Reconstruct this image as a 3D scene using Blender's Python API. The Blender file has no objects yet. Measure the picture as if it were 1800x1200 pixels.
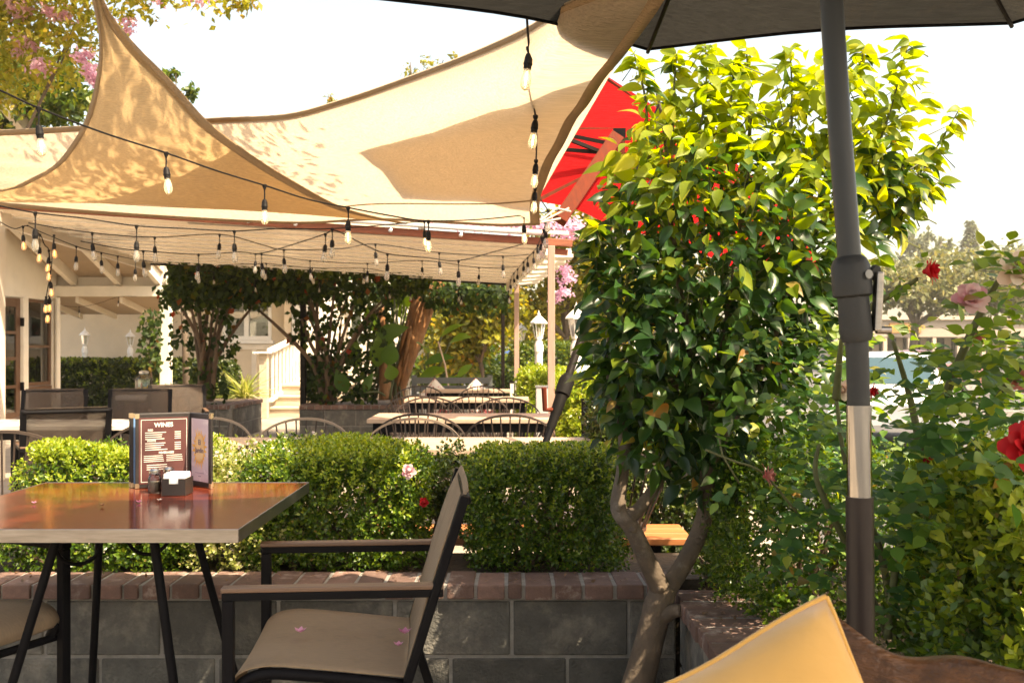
import bpy, bmesh, math, random
import numpy as np
from mathutils import Vector as V, Matrix, Quaternion
R = math.radians
sc = bpy.context.scene
# ---------------------------------------------------------------- camera
FPX, CAMH, HOR = 1800.0, 1.21, 610.0        # focal length in photo pixels, eye height, horizon row
cd = bpy.data.cameras.new('camera'); cam = bpy.data.objects.new('camera', cd)
sc.collection.objects.link(cam); sc.camera = cam
cam.location = (0, 0, CAMH); cam.rotation_euler = (R(90), 0, 0)
cd.sensor_width = 36.0; cd.lens = 36.0; cd.shift_y = (HOR - 600) / 1800.0
cd.clip_start = 0.05; cd.clip_end = 2000
cd.dof.use_dof = True; cd.dof.focus_distance = 3.0; cd.dof.aperture_fstop = 10.0
# ---------------------------------------------------------------- sky and sun
SUN = V((0.58, -0.42, 1.0)).normalized()
EL, AZ = math.asin(SUN.z), math.atan2(SUN.x, SUN.y)
wd = bpy.data.worlds.new('World'); sc.world = wd; wd.use_nodes = True
wn = wd.node_tree; wn.nodes.clear()
sky = wn.nodes.new('ShaderNodeTexSky'); sky.sky_type = 'NISHITA'; sky.sun_disc = False
sky.sun_elevation = EL; sky.sun_rotation = AZ; sky.dust_density = 3.5; sky.air_density = 1.0; sky.ozone_density = 0.6
bg = wn.nodes.new('ShaderNodeBackground'); bg.inputs[1].default_value = 0.13
wo = wn.nodes.new('ShaderNodeOutputWorld')
wn.links.new(sky.outputs[0], bg.inputs[0]); wn.links.new(bg.outputs[0], wo.inputs[0])
sl = bpy.data.lights.new('sun', 'SUN'); sl.energy = 3.6; sl.angle = R(0.53); sl.color = (1.0, 0.94, 0.85)
so = bpy.data.objects.new('sun', sl); sc.collection.objects.link(so)
so.rotation_euler = SUN.to_track_quat('Z', 'Y').to_euler(); so.location = (3, -3, 12)
vs = sc.view_settings
sc.display_settings.display_device = 'sRGB'
vs.view_transform = 'Standard'; vs.look = 'None'; vs.gamma = 1.0; vs.use_curve_mapping = False
vs.exposure = 1.9
vs.use_white_balance = True; vs.white_balance_temperature = 8900; vs.white_balance_tint = 10
cy = sc.cycles
cy.use_denoising = True
cy.max_bounces = 8; cy.diffuse_bounces = 4; cy.glossy_bounces = 3; cy.transmission_bounces = 6; cy.transparent_max_bounces = 24
cy.sample_clamp_indirect = 6.0; cy.caustics_reflective = False; cy.caustics_refractive = False
# ---------------------------------------------------------------- helpers
rnd = random.Random(7)
nr = np.random.default_rng(11)
ORG = {}
def P(px, py, Y): return V(((px - 900) * Y / FPX, Y, CAMH - (py - HOR) * Y / FPX))
def link(o): sc.collection.objects.link(o); return o
def tag(o, label=None, cat=None, group=None, kind=None):
    if label: o['label'] = label
    if cat: o['category'] = cat
    if group: o['group'] = group
    if kind: o['kind'] = kind
    return o
def thing(name, loc, label, cat, group=None):
    o = link(bpy.data.objects.new(name, None)); o.empty_display_size = 0.1
    o.location = loc; ORG[o.name] = V(loc)
    return tag(o, label, cat, group)
def adopt(o, parent):
    """o's mesh is in world coordinates; make it a child of parent (thing or part)"""
    if parent is not None:
        org = ORG[parent.name]
        o.parent = parent
        ORG[o.name] = org
    else:
        ORG[o.name] = V((0, 0, 0))
    return o
class MB:
    def __init__(s): s.v = []; s.f = []
    def add(s, vs_, fs):
        n = len(s.v); s.v += [V(x) for x in vs_]; s.f += [tuple(i + n for i in f) for f in fs]; return s
    def box(s, c, d, rot=None):
        x, y, z = [k / 2 for k in d]
        vs_ = [V((sx * x, sy * y, sz * z)) for sz in (-1, 1) for sy in (-1, 1) for sx in (-1, 1)]
        if rot is not None: vs_ = [rot @ q for q in vs_]
        c = V(c)
        return s.add([q + c for q in vs_], [(0, 2, 3, 1), (4, 5, 7, 6), (0, 1, 5, 4), (2, 6, 7, 3), (0, 4, 6, 2), (1, 3, 7, 5)])
    def span(s, a, b): return s.box([(a[i] + b[i]) / 2 for i in range(3)], [abs(b[i] - a[i]) for i in range(3)])
    def bar(s, a, b, w, h, up=V((0, 0, 1))):
        a, b = V(a), V(b); d = b - a; L = d.length; d.normalize()
        x = d.cross(up)
        if x.length < 1e-4: x = V((1, 0, 0))
        x.normalize(); u = x.cross(d)
        m = Matrix((x, d, u)).transposed()
        return s.box((a + b) / 2, (w, L, h), m)
    def tube(s, pts, r, n=8, cap=True):
        pts = [V(p) for p in pts]; m = len(pts)
        rs = r if isinstance(r, (list, tuple)) else [r] * m
        vs_, fs = [], []
        t0 = (pts[1] - pts[0]).normalized()
        a = t0.cross(V((0, 0, 1)))
        if a.length < 1e-3: a = V((1, 0, 0))
        a.normalize()
        for i, p in enumerate(pts):
            t = (pts[min(i + 1, m - 1)] - pts[max(i - 1, 0)]).normalized()
            a = (a - t * a.dot(t))
            if a.length < 1e-5: a = t.orthogonal()
            a.normalize(); b = t.cross(a)
            for k in range(n):
                q = 2 * math.pi * k / n
                vs_.append(p + (a * math.cos(q) + b * math.sin(q)) * rs[i])
        for i in range(m - 1):
            for k in range(n):
                k2 = (k + 1) % n
                fs.append((i * n + k, i * n + k2, (i + 1) * n + k2, (i + 1) * n + k))
        if cap: fs += [tuple(range(n - 1, -1, -1)), tuple((m - 1) * n + k for k in range(n))]
        return s.add(vs_, fs)
    def lathe(s, prof, c=(0, 0, 0), n=14, axis=None):
        c = V(c); vs_, fs = [], []; m = len(prof)
        q = axis.to_track_quat('Z', 'Y') if axis is not None else None
        for r_, z in prof:
            for k in range(n):
                a = 2 * math.pi * k / n
                p = V((r_ * math.cos(a), r_ * math.sin(a), z))
                if q: p = q @ p
                vs_.append(p + c)
        for i in range(m - 1):
            for k in range(n):
                k2 = (k + 1) % n
                fs.append((i * n + k, i * n + k2, (i + 1) * n + k2, (i + 1) * n + k))
        fs += [tuple(range(n - 1, -1, -1)), tuple((m - 1) * n + k for k in range(n))]
        return s.add(vs_, fs)
    def grid(s, rows):
        m, n = len(rows), len(rows[0])
        return s.add([p for r_ in rows for p in r_], [(i * n + j, i * n + j + 1, (i + 1) * n + j + 1, (i + 1) * n + j) for i in range(m - 1) for j in range(n - 1)])
    def build(s, name, mat, parent=None, bevel=0, smooth=False, seg=2, solid=0, fix=True):
        me = bpy.data.meshes.new(name)
        off = ORG[parent.name] if parent is not None else V((0, 0, 0))
        me.from_pydata([tuple(q - off) for q in s.v], [], s.f)
        if bevel or solid or fix:
            bm = bmesh.new(); bm.from_mesh(me)
            if fix: bmesh.ops.recalc_face_normals(bm, faces=bm.faces)
            if bevel:
                es = [e for e in bm.edges if len(e.link_faces) == 2 and e.calc_face_angle(0) > 0.5]
                bmesh.ops.bevel(bm, geom=es, offset=bevel, segments=seg, affect='EDGES', profile=0.6, clamp_overlap=True)
            if solid: bmesh.ops.solidify(bm, geom=bm.faces[:], thickness=solid)
            bm.to_mesh(me); bm.free()
        if smooth:
            me.polygons.foreach_set('use_smooth', [True] * len(me.polygons))
        me.materials.append(mat)
        o = link(bpy.data.objects.new(name, me))
        return adopt(o, parent)
def autosmooth(o, deg=40):
    me = o.data
    me.polygons.foreach_set('use_smooth', [True] * len(me.polygons))
    me.set_sharp_from_angle(angle=R(deg)); return o
def mesh_np(name, verts, quads, mat, parent=None, smooth=True):
    """fast quad mesh from numpy arrays, in world coordinates"""
    off = np.array(ORG[parent.name]) if parent is not None else np.zeros(3)
    me = bpy.data.meshes.new(name); nv, nf = len(verts), len(quads)
    me.vertices.add(nv); me.vertices.foreach_set('co', (verts - off).astype(np.float32).ravel())
    me.loops.add(nf * 4); me.loops.foreach_set('vertex_index', quads.astype(np.int32).ravel())
    me.polygons.add(nf); me.polygons.foreach_set('loop_start', np.arange(0, nf * 4, 4, dtype=np.int32))
    me.polygons.foreach_set('use_smooth', np.full(nf, smooth))
    me.update(calc_edges=True); me.materials.append(mat)
    return adopt(link(bpy.data.objects.new(name, me)), parent)
def copy_tree(o, parent=None):
    c = o.copy(); link(c)
    if parent is not None: c.parent = parent
    ORG[c.name] = ORG.get(o.name, V((0, 0, 0)))
    for ch in list(o.children): copy_tree(ch, c)
    return c
def smooth_path(pts, n=6):
    """Catmull-Rom through points"""
    pts = [V(p) for p in pts]; out = []
    for i in range(len(pts) - 1):
        p0, p1, p2, p3 = pts[max(i - 1, 0)], pts[i], pts[i + 1], pts[min(i + 2, len(pts) - 1)]
        for k in range(n):
            t = k / n
            out.append(0.5 * ((2 * p1) + (p2 - p0) * t + (2 * p0 - 5 * p1 + 4 * p2 - p3) * t * t + (3 * p1 - p0 - 3 * p2 + p3) * t ** 3))
    out.append(pts[-1]); return out
def lerp_list(a, m, n):
    """resample radii list a to n values"""
    return [float(np.interp(i / (n - 1), np.linspace(0, 1, len(a)), a)) for i in range(n)]
# ---------------------------------------------------------------- leaves
def leaf_tpl(n=3, wid=0.55, fold=0.12, droop=0.25, tip=0.8):
    v, q = [], []
    for i in range(n + 1):
        t = i / n
        w = wid / 2 * max(0.0, math.sin(math.pi * min(1, t) ** tip)) if 0 < i < n else 0.006
        z = -droop * t * t
        v += [(t, -w, z + fold * w * 2), (t, 0, z), (t, w, z + fold * w * 2)]
    for i in range(n):
        a, b = i * 3, (i + 1) * 3
        q += [(a, b, b + 1, a + 1), (a + 1, b + 1, b + 2, a + 2)]
    return np.array(v, float), np.array(q, int)
def unit(a): return a / np.maximum(np.linalg.norm(a, axis=1, keepdims=True), 1e-9)
def frames(d, n):
    d = unit(d); c = unit(np.cross(n, d)); n = np.cross(d, c); return d, c, n
def cloud(tpl, pos, d, n, s):
    v, q = tpl; d, c, n = frames(d, n); s = np.asarray(s).reshape(-1, 1, 1)
    W = pos[:, None, :] + s * (v[None, :, 0:1] * d[:, None, :] + v[None, :, 1:2] * c[:, None, :] + v[None, :, 2:3] * n[:, None, :])
    Q = q[None] + (np.arange(len(pos)) * len(v))[:, None, None]
    return W.reshape(-1, 3), Q.reshape(-1, 4)
def leaf_objs(tpls, pos, d, n, s, mat, parent, name='leaf'):
    d, c, n = frames(d, n); off = np.array(ORG[parent.name])
    mes = []
    for v, q in tpls:
        me = bpy.data.meshes.new(name); me.from_pydata(v.tolist(), [], q.tolist())
        me.polygons.foreach_set('use_smooth', [True] * len(me.polygons)); me.materials.append(mat); mes.append(me)
    for i in range(len(pos)):
        o = link(bpy.data.objects.new(name, mes[i % len(mes)])); o.parent = parent
        p = pos[i] - off; k = s[i]
        o.matrix_basis = Matrix(((d[i][0] * k, c[i][0] * k, n[i][0] * k, p[0]), (d[i][1] * k, c[i][1] * k, n[i][1] * k, p[1]), (d[i][2] * k, c[i][2] * k, n[i][2] * k, p[2]), (0, 0, 0, 1)))
def rand_dir(n): return unit(nr.normal(size=(n, 3)))
# ---------------------------------------------------------------- materials
MATS = {}
def mat(name, col, rough=0.6, metal=0.0, spec=0.5, var=0.12, scale=6.0, bump=0.0, bscale=60.0, coat=0.0, obj_var=0.0,
        stain=None, stain_scale=2.5, stain_lo=0.5, stain_hi=0.7, stretch=None, sheen=0.0):
    m = bpy.data.materials.new(name); m.use_nodes = True; MATS[name] = m
    nt = m.node_tree; N = nt.nodes; L = nt.links; b = N['Principled BSDF']
    tc = N.new('ShaderNodeTexCoord'); src = tc.outputs['Object']
    if stretch:
        mp = N.new('ShaderNodeMapping'); mp.inputs['Scale'].default_value = stretch; L.new(src, mp.inputs[0]); src = mp.outputs[0]
    no = N.new('ShaderNodeTexNoise'); no.inputs['Scale'].default_value = scale; no.inputs['Detail'].default_value = 5; no.inputs['Roughness'].default_value = 0.62
    L.new(src, no.inputs['Vector'])
    mr = N.new('ShaderNodeMapRange'); mr.inputs[1].default_value = 0.3; mr.inputs[2].default_value = 0.7; mr.inputs[3].default_value = 1 - var; mr.inputs[4].default_value = 1 + var
    L.new(no.outputs[0], mr.inputs[0]); fac = mr.outputs[0]
    if obj_var:
        oi = N.new('ShaderNodeObjectInfo'); m2 = N.new('ShaderNodeMapRange'); m2.inputs[3].default_value = 1 - obj_var; m2.inputs[4].default_value = 1 + obj_var
        L.new(oi.outputs['Random'], m2.inputs[0]); mu = N.new('ShaderNodeMath'); mu.operation = 'MULTIPLY'
        L.new(fac, mu.inputs[0]); L.new(m2.outputs[0], mu.inputs[1]); fac = mu.outputs[0]
    rgb = N.new('ShaderNodeRGB'); rgb.outputs[0].default_value = (*col, 1)
    cur = rgb.outputs[0]
    if stain:
        n2 = N.new('ShaderNodeTexNoise'); n2.inputs['Scale'].default_value = stain_scale; n2.inputs['Detail'].default_value = 8; n2.inputs['Roughness'].default_value = 0.7
        L.new(tc.outputs['Object'], n2.inputs['Vector'])
        r2 = N.new('ShaderNodeMapRange'); r2.inputs[1].default_value = stain_lo; r2.inputs[2].default_value = stain_hi; L.new(n2.outputs[0], r2.inputs[0])
        mx = N.new('ShaderNodeMix'); mx.data_type = 'RGBA'; mx.inputs[7].default_value = (*stain, 1)
        L.new(r2.outputs[0], mx.inputs[0]); L.new(cur, mx.inputs[6]); cur = mx.outputs[2]
    vm = N.new('ShaderNodeVectorMath'); vm.operation = 'SCALE'; L.new(cur, vm.inputs[0]); L.new(fac, vm.inputs['Scale'])
    L.new(vm.outputs[0], b.inputs['Base Color'])
    b.inputs['Roughness'].default_value = rough; b.inputs['Metallic'].default_value = metal
    b.inputs['Specular IOR Level'].default_value = spec; b.inputs['Coat Weight'].default_value = coat; b.inputs['Coat Roughness'].default_value = 0.08
    if sheen: b.inputs['Sheen Weight'].default_value = sheen
    if rough > 0.15:
        rr = N.new('ShaderNodeMapRange'); rr.inputs[1].default_value = 0.3; rr.inputs[2].default_value = 0.7; rr.inputs[3].default_value = rough * 0.85; rr.inputs[4].default_value = min(1, rough * 1.15)
        L.new(no.outputs[0], rr.inputs[0]); L.new(rr.outputs[0], b.inputs['Roughness'])
    if bump:
        n3 = N.new('ShaderNodeTexNoise'); n3.inputs['Scale'].default_value = bscale; n3.inputs['Detail'].default_value = 4
        L.new(src, n3.inputs['Vector'])
        bp = N.new('ShaderNodeBump'); bp.inputs['Strength'].default_value = bump; bp.inputs['Distance'].default_value = 0.01
        L.new(n3.outputs[0], bp.inputs['Height']); L.new(bp.outputs[0], b.inputs['Normal'])
    return m
def leaf_mat(name, c1, c2, c3=None, transl=0.5, tcol=None, rough=0.35, spec=0.5, odd=0.0, oddcol=(0.5, 0.2, 0.02)):
    """c1..c3 span the leaf colours; each leaf picks its own by island and object"""
    m = bpy.data.materials.new(name); m.use_nodes = True; MATS[name] = m
    nt = m.node_tree; N = nt.nodes; L = nt.links; b = N['Principled BSDF']; out = N['Material Output']
    ge = N.new('ShaderNodeNewGeometry'); oi = N.new('ShaderNodeObjectInfo')
    ad = N.new('ShaderNodeMath'); ad.operation = 'ADD'; L.new(ge.outputs['Random Per Island'], ad.inputs[0]); L.new(oi.outputs['Random'], ad.inputs[1])
    fr = N.new('ShaderNodeMath'); fr.operation = 'FRACT'; L.new(ad.outputs[0], fr.inputs[0])
    cr = N.new('ShaderNodeValToRGB'); e = cr.color_ramp.elements
    e[0].color = (*c1, 1); e[0].position = 0.0; e[1].color = (*c2, 1); e[1].position = 0.75
    if c3: x = e.new(0.93); x.color = (*c3, 1)
    if odd: x = e.new(1 - odd); x.color = (*(c3 or c2), 1); x = e.new(1.0); x.color = (*oddcol, 1)
    L.new(fr.outputs[0], cr.inputs[0])
    L.new(cr.outputs[0], b.inputs['Base Color']); b.inputs['Roughness'].default_value = rough; b.inputs['Specular IOR Level'].default_value = spec
    tr = N.new('ShaderNodeBsdfTranslucent')
    hs = N.new('ShaderNodeVectorMath'); hs.operation = 'MULTIPLY'; hs.inputs[1].default_value = tcol or (2.6, 2.1, 0.9)
    L.new(cr.outputs[0], hs.inputs[0]); L.new(hs.outputs[0], tr.inputs[0])
    mx = N.new('ShaderNodeMixShader'); mx.inputs[0].default_value = transl
    L.new(b.outputs[0], mx.inputs[1]); L.new(tr.outputs[0], mx.inputs[2]); L.new(mx.outputs[0], out.inputs[0])
    return m
def cloth_mat(name, col, tcol, transl=0.4, weave=900.0, var=0.08, stain=None, rough=0.9):
    m = mat(name, col, rough=rough, spec=0.1, var=var, scale=5, stain=stain, stain_scale=3, stain_lo=0.55, stain_hi=0.75)
    nt = m.node_tree; N = nt.nodes; L = nt.links; b = N['Principled BSDF']; out = N['Material Output']
    tc = N.new('ShaderNodeTexCoord')
    wv = N.new('ShaderNodeTexNoise'); wv.inputs['Scale'].default_value = 30; wv.inputs['Detail'].default_value = 3
    mp = N.new('ShaderNodeMapping'); mp.inputs['Scale'].default_value = (0.35, 3.2, 6); L.new(tc.outputs['Object'], mp.inputs[0]); L.new(mp.outputs[0], wv.inputs['Vector'])
    bp = N.new('ShaderNodeBump'); bp.inputs['Strength'].default_value = 0.6; bp.inputs['Distance'].default_value = 0.03; L.new(wv.outputs[0], bp.inputs['Height']); L.new(bp.outputs[0], b.inputs['Normal'])
    tr = N.new('ShaderNodeBsdfTranslucent')
    mr = N.new('ShaderNodeMapRange'); mr.inputs[1].default_value = 0.3; mr.inputs[2].default_value = 0.7; mr.inputs[3].default_value = 0.74; mr.inputs[4].default_value = 1.16; L.new(wv.outputs[0], mr.inputs[0])
    sc_ = N.new('ShaderNodeVectorMath'); sc_.operation = 'SCALE'; sc_.inputs[0].default_value = tcol; L.new(mr.outputs[0], sc_.inputs['Scale']); L.new(sc_.outputs[0], tr.inputs[0])
    mx = N.new('ShaderNodeMixShader'); mx.inputs[0].default_value = transl
    L.new(b.outputs[0], mx.inputs[1]); L.new(tr.outputs[0], mx.inputs[2]); L.new(mx.outputs[0], out.inputs[0])
    return m
def glass_mat(name, tint=(1, 1, 1), rough=0.0, refl=0.5, alpha=0.9):
    m = bpy.data.materials.new(name); m.use_nodes = True; MATS[name] = m
    nt = m.node_tree; N = nt.nodes; L = nt.links; N.remove(N['Principled BSDF']); out = N['Material Output']
    t = N.new('ShaderNodeBsdfTransparent'); t.inputs[0].default_value = (*tint, 1)
    g = N.new('ShaderNodeBsdfGlossy'); g.inputs['Roughness'].default_value = rough
    lw = N.new('ShaderNodeLayerWeight'); lw.inputs[0].default_value = refl
    mr = N.new('ShaderNodeMapRange'); mr.inputs[3].default_value = 1 - alpha; mr.inputs[4].default_value = 1.0
    L.new(lw.outputs['Fresnel'], mr.inputs[0])
    mx = N.new('ShaderNodeMixShader'); L.new(mr.outputs[0], mx.inputs[0]); L.new(t.outputs[0], mx.inputs[1]); L.new(g.outputs[0], mx.inputs[2]); L.new(mx.outputs[0], out.inputs[0])
    return m
def emit_mat(name, col, s):
    m = bpy.data.materials.new(name); m.use_nodes = True; b = m.node_tree.nodes['Principled BSDF']
    b.inputs['Base Color'].default_value = (*col, 1); b.inputs['Emission Color'].default_value = (*col, 1); b.inputs['Emission Strength'].default_value = s
    return m
# ================================================================ MATERIALS
m_asphalt = mat('asphalt', (0.075, 0.072, 0.070), 0.9, var=0.2, scale=3)
m_patio = mat('patio_pavers', (0.30, 0.25, 0.20), 0.85, var=0.25, scale=4, bump=0.4, bscale=8)
m_soil = mat('soil', (0.06, 0.04, 0.025), 0.95, var=0.4, scale=20, bump=1.0, bscale=50)
m_block = mat('concrete_block', (0.105, 0.102, 0.092), 0.9, var=0.32, scale=12, bump=0.8, bscale=90, obj_var=0.25, stain=(0.29, 0.265, 0.225), stain_scale=5, stain_lo=0.49, stain_hi=0.76)
m_mortar = mat('mortar', (0.27, 0.255, 0.235), 0.95, var=0.2, scale=30, bump=0.4, bscale=150)
m_brick = mat('brick_cap', (0.165, 0.098, 0.080), 0.85, var=0.25, scale=22, bump=0.4, bscale=140, obj_var=0.3, stain=(0.33, 0.28, 0.25), stain_scale=11, stain_lo=0.55, stain_hi=0.72)  # pale stain, raised to paint in a sunlit whiteness as well
m_white = mat('white_paint', (0.72, 0.66, 0.57), 0.55, var=0.06, scale=4, stain=(0.55, 0.47, 0.37), stain_scale=3, stain_lo=0.6, stain_hi=0.85)
m_lampwhite = mat('lamp_white_paint', (0.82, 0.81, 0.78), 0.4, var=0.04)
m_stucco = mat('stucco', (0.66, 0.56, 0.43), 0.9, var=0.06, scale=3, bump=0.3, bscale=90)
m_darkwood = mat('dark_door_wood', (0.10, 0.045, 0.022), 0.4, var=0.3, scale=10, stretch=(6, 6, 0.6))
m_redbeam = mat('redwood_beam', (0.26, 0.085, 0.045), 0.7, var=0.3, scale=9, stretch=(0.5, 5, 5), bump=0.2, bscale=40)
m_postwood = mat('painted_post', (0.36, 0.24, 0.19), 0.6, var=0.15, scale=8, stretch=(5, 5, 0.5))
m_darkmetal = mat('black_metal', (0.0065, 0.0062, 0.0075), 0.5, spec=0.07, var=0.15, scale=20)
m_darkpost = mat('dark_post', (0.013, 0.0095, 0.008), 0.5, spec=.12)
m_rubber = mat('black_rubber', (0.008, 0.007, 0.0065), 0.6, var=0.2, spec=.1)
m_galv = mat('galvanised', (0.62, 0.62, 0.62), 0.3, metal=0.9, var=0.15, scale=14)
m_steel = mat('brushed_steel', (0.30, 0.28, 0.265), 0.34, metal=1.0, var=0.2, scale=12, stretch=(1, 8, 8), stain=(0.45, 0.36, 0.3), stain_scale=12, stain_lo=0.62, stain_hi=0.75)
m_chrome = mat('chrome', (0.40, 0.385, 0.365), 0.09, metal=1.0, var=0.25, scale=9, stretch=(6, 6, .4))
m_glasspane = glass_mat('window_glass', (0.9, 0.95, 0.92), 0.02, 0.35, 0.86)
m_clear = glass_mat('clear_glass', (0.97, 0.98, 0.97), 0.0, 0.28, 0.97)
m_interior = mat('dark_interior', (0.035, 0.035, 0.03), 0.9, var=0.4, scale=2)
m_bark = mat('bark', (0.125, 0.092, 0.066), 0.9, var=0.3, scale=14, bump=0.6, bscale=45, stain=(0.23, 0.19, 0.15), stain_scale=9, stain_lo=0.55, stain_hi=0.7)
m_vinebark = mat('vine_bark', (0.13, 0.085, 0.055), 0.9, var=0.3, scale=14, bump=0.6, bscale=40)
m_rosebark = mat('rose_cane', (0.10, 0.11, 0.045), 0.7, var=0.35, scale=18)
m_peel = mat('peeling_bark', (0.24, 0.105, 0.040), 0.75, var=0.4, scale=5, stretch=(5, 5, 0.5), bump=0.6, bscale=14, stain=(0.34, 0.20, 0.10), stain_scale=3)
m_porchceil = mat('porch_ceiling_paint', (0.36, 0.27, 0.19), 0.6, var=0.08)
m_paletop = mat('pale_table_wood', (0.46, 0.33, 0.24), 0.5, var=0.12, scale=5, stretch=(0.6, 6, 6))
m_whitetop = mat('white_table', (0.72, 0.66, 0.58), 0.4, var=0.05)
m_grayfence = mat('grey_bench_paint', (0.10, 0.11, 0.11), 0.5)
# --- roof sheet: translucent corrugated plastic
m_roof = mat('roof_plastic', (0.24, 0.185, 0.135), 0.18, var=0.10, scale=1.3, spec=0.6)
nt = m_roof.node_tree; tr = nt.nodes.new('ShaderNodeBsdfTranslucent'); tr.inputs[0].default_value = (0.25, 0.185, 0.125, 1)
mx = nt.nodes.new('ShaderNodeMixShader'); mx.inputs[0].default_value = 0.42
nt.links.new(nt.nodes['Principled BSDF'].outputs[0], mx.inputs[1]); nt.links.new(tr.outputs[0], mx.inputs[2]); nt.links.new(mx.outputs[0], nt.nodes['Material Output'].inputs[0])

# ================================================================ GROUND
MB().span((-400, -60, -0.45), (400, 900, -0.30)).build('ground', m_asphalt); tag(bpy.data.objects['ground'], kind='structure')
tag(MB().span((-16, -4, -0.29), (1.9, 24, 0.0)).build('patio_floor', m_patio), kind='structure')
# pavers laid on the bit of patio that shows between the planters
# ================================================================ PLANTER WALLS (blocks, brick caps)
def wall_run(thing_, a, b, y_rows, first, cap_over=0.025, cap_h=0.050, cap_d=0.21, thick=0.19, blk=0.40, bw=0.0935, joint=0.0115, start=0.0, flip=1):
    """straight wall from a to b (x,y pairs); outer face is on the left of a->b when flip=1"""
    a, b = V((a[0], a[1], 0)), V((b[0], b[1], 0)); L = (b - a).length; u = (b - a).normalized(); n = V((u.y, -u.x, 0)) * flip
    rot = Matrix((u, -n, V((0, 0, 1)))).transposed()
    top = y_rows[-1][1]
    core = MB(); mid = (a + b) / 2 - n * (thick / 2 + 0.004)
    core.box((mid.x, mid.y, top / 2 - 0.003), (L, thick - 0.008, top + 0.0), rot)
    core.build('mortar', m_mortar, thing_)
    for ri, (z0, z1) in enumerate(y_rows):
        s = first[ri] - blk
        while s < L:
            s0, s1 = max(s + rnd.uniform(.005, .008), 0.002), min(s + blk - rnd.uniform(.005, .008), L - 0.002)
            if s1 - s0 > 0.03:
                c = a + u * ((s0 + s1) / 2) - n * (thick / 2 + rnd.uniform(-0.0015, 0.002))
                MB().box((c.x, c.y, (z0 + z1) / 2), (s1 - s0, thick, z1 - z0 - rnd.uniform(.011, .014)), rot @ Matrix.Rotation(rnd.uniform(-.004, .004), 3, 'Y')).build('concrete_block', m_block, thing_, bevel=0.004, seg=1)
            s += blk
    cz = top + cap_h / 2 + 0.004
    s = start
    m2 = (a + b) / 2 - n * (cap_d / 2 - cap_over + 0.006)
    MB().box((m2.x, m2.y, cz - 0.002), (L, cap_d - 0.014, cap_h - 0.002), rot).build('cap_mortar', m_mortar, thing_)
    while s < L - 0.02:
        w = bw * rnd.uniform(0.94, 1.03) if rnd.random() > 0.12 else bw * 0.5
        w = min(w, L - s)
        c = a + u * (s + w / 2) - n * (cap_d / 2 - cap_over + rnd.uniform(-0.004, 0.004))
        tilt = Matrix.Rotation(rnd.uniform(-0.012, 0.012), 3, 'X') @ Matrix.Rotation(rnd.uniform(-0.014, 0.014), 3, 'Z')
        MB().box((c.x, c.y, cz + rnd.uniform(-0.002, 0.003)), (w, cap_d, cap_h), rot @ tilt).build('cap_brick', m_brick, thing_, bevel=0.006, seg=2)
        s += w + joint
YW = 3.50
w1 = thing('planter_wall', (-1.1, YW, 0), 'low grey block wall with brick cap running behind the sling chair and table', 'wall')
rows2 = [(-0.045, 0.152), (0.152, 0.349)]
wall_run(w1, (-2.9, YW), (0.56, YW), rows2, [0.29 + 0.4, 0.10 + 0.4 - 0.0], start=0.01)
w2 = thing('planter_wall', (0.6, 2.5, 0), 'low block wall with brick cap running towards the yellow cushion', 'wall')
wall_run(w2, (0.56, YW - 0.08), (0.56, 1.5), rows2, [0.3, 0.1], start=0.0)
soil1 = tag(MB().span((-2.9, YW + 0.19, -0.2), (0.70, YW + 0.66, 0.375)).build('planter_soil', m_soil), kind='structure')
soil2 = tag(MB().span((0.752, 1.2, -0.2), (2.1, YW + 0.62, 0.372)).build('planter_soil', m_soil), kind='structure')
lp, ld_ = [], []
for k in range(170):
    if k < 120: q = (rnd.uniform(-2.2, .5), rnd.uniform(3.50, 3.68), .408)
    else: q = (rnd.uniform(.57, .74), rnd.uniform(2.0, 3.4), .408)
    lp.append(q); ld_.append((rnd.gauss(0, 1), rnd.gauss(0, 1), rnd.uniform(0, .5)))
# planters in the distance
w3 = thing('planter_wall', (-2.0, 13.1, 0), 'low grey block planter under the arching vine beside the dark post', 'planter')
wall_run(w3, (-2.72, 13.1), (-0.30, 13.1), [(0, 0.2), (0.2, 0.41)], [0.15, 0.32], thick=0.2)
wall_run(w3, (-2.72, 14.9), (-2.72, 13.1 + 0.2), [(0, 0.2), (0.2, 0.41)], [0.15, 0.32], thick=0.2)
w4 = thing('planter_wall', (-4.3, 13.1, 0), 'block planter with brick cap behind the menus, beside the console table', 'planter')
wall_run(w4, (-4.9, 13.0), (-3.62, 13.1), [(0, 0.2), (0.2, 0.41)], [0.15, 0.32], thick=0.2)
wall_run(w4, (-3.62, 13.32), (-3.62, 14.8), [(0, 0.2), (0.2, 0.41)], [0.15, 0.32], thick=0.2)
tag(MB().span((-2.51, 13.33, -0.2), (-0.3, 15.6, 0.43)).build('planter_soil', m_soil), kind='structure')
tag(MB().span((-5.2, 13.35, -0.2), (-3.84, 15.6, 0.43)).build('planter_soil', m_soil), kind='structure')

# parking lot kerb and painted bays on the street side
tag(MB().span((2.4, 11.0, -.298), (40, 11.15, -.16)).build('kerb', m_mortar), kind='structure')
pl_ = MB()
for k in range(9): pl_.span((2.6 + k * 2.6, 11.4, -.298), (2.7 + k * 2.6, 16.5, -.294))
tag(pl_.build('parking_lines', m_lampwhite), kind='structure')
tag(MB().span((2.4, 22.0, -.298), (60, 22.2, -.16)).build('kerb', m_mortar), kind='structure')
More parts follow.
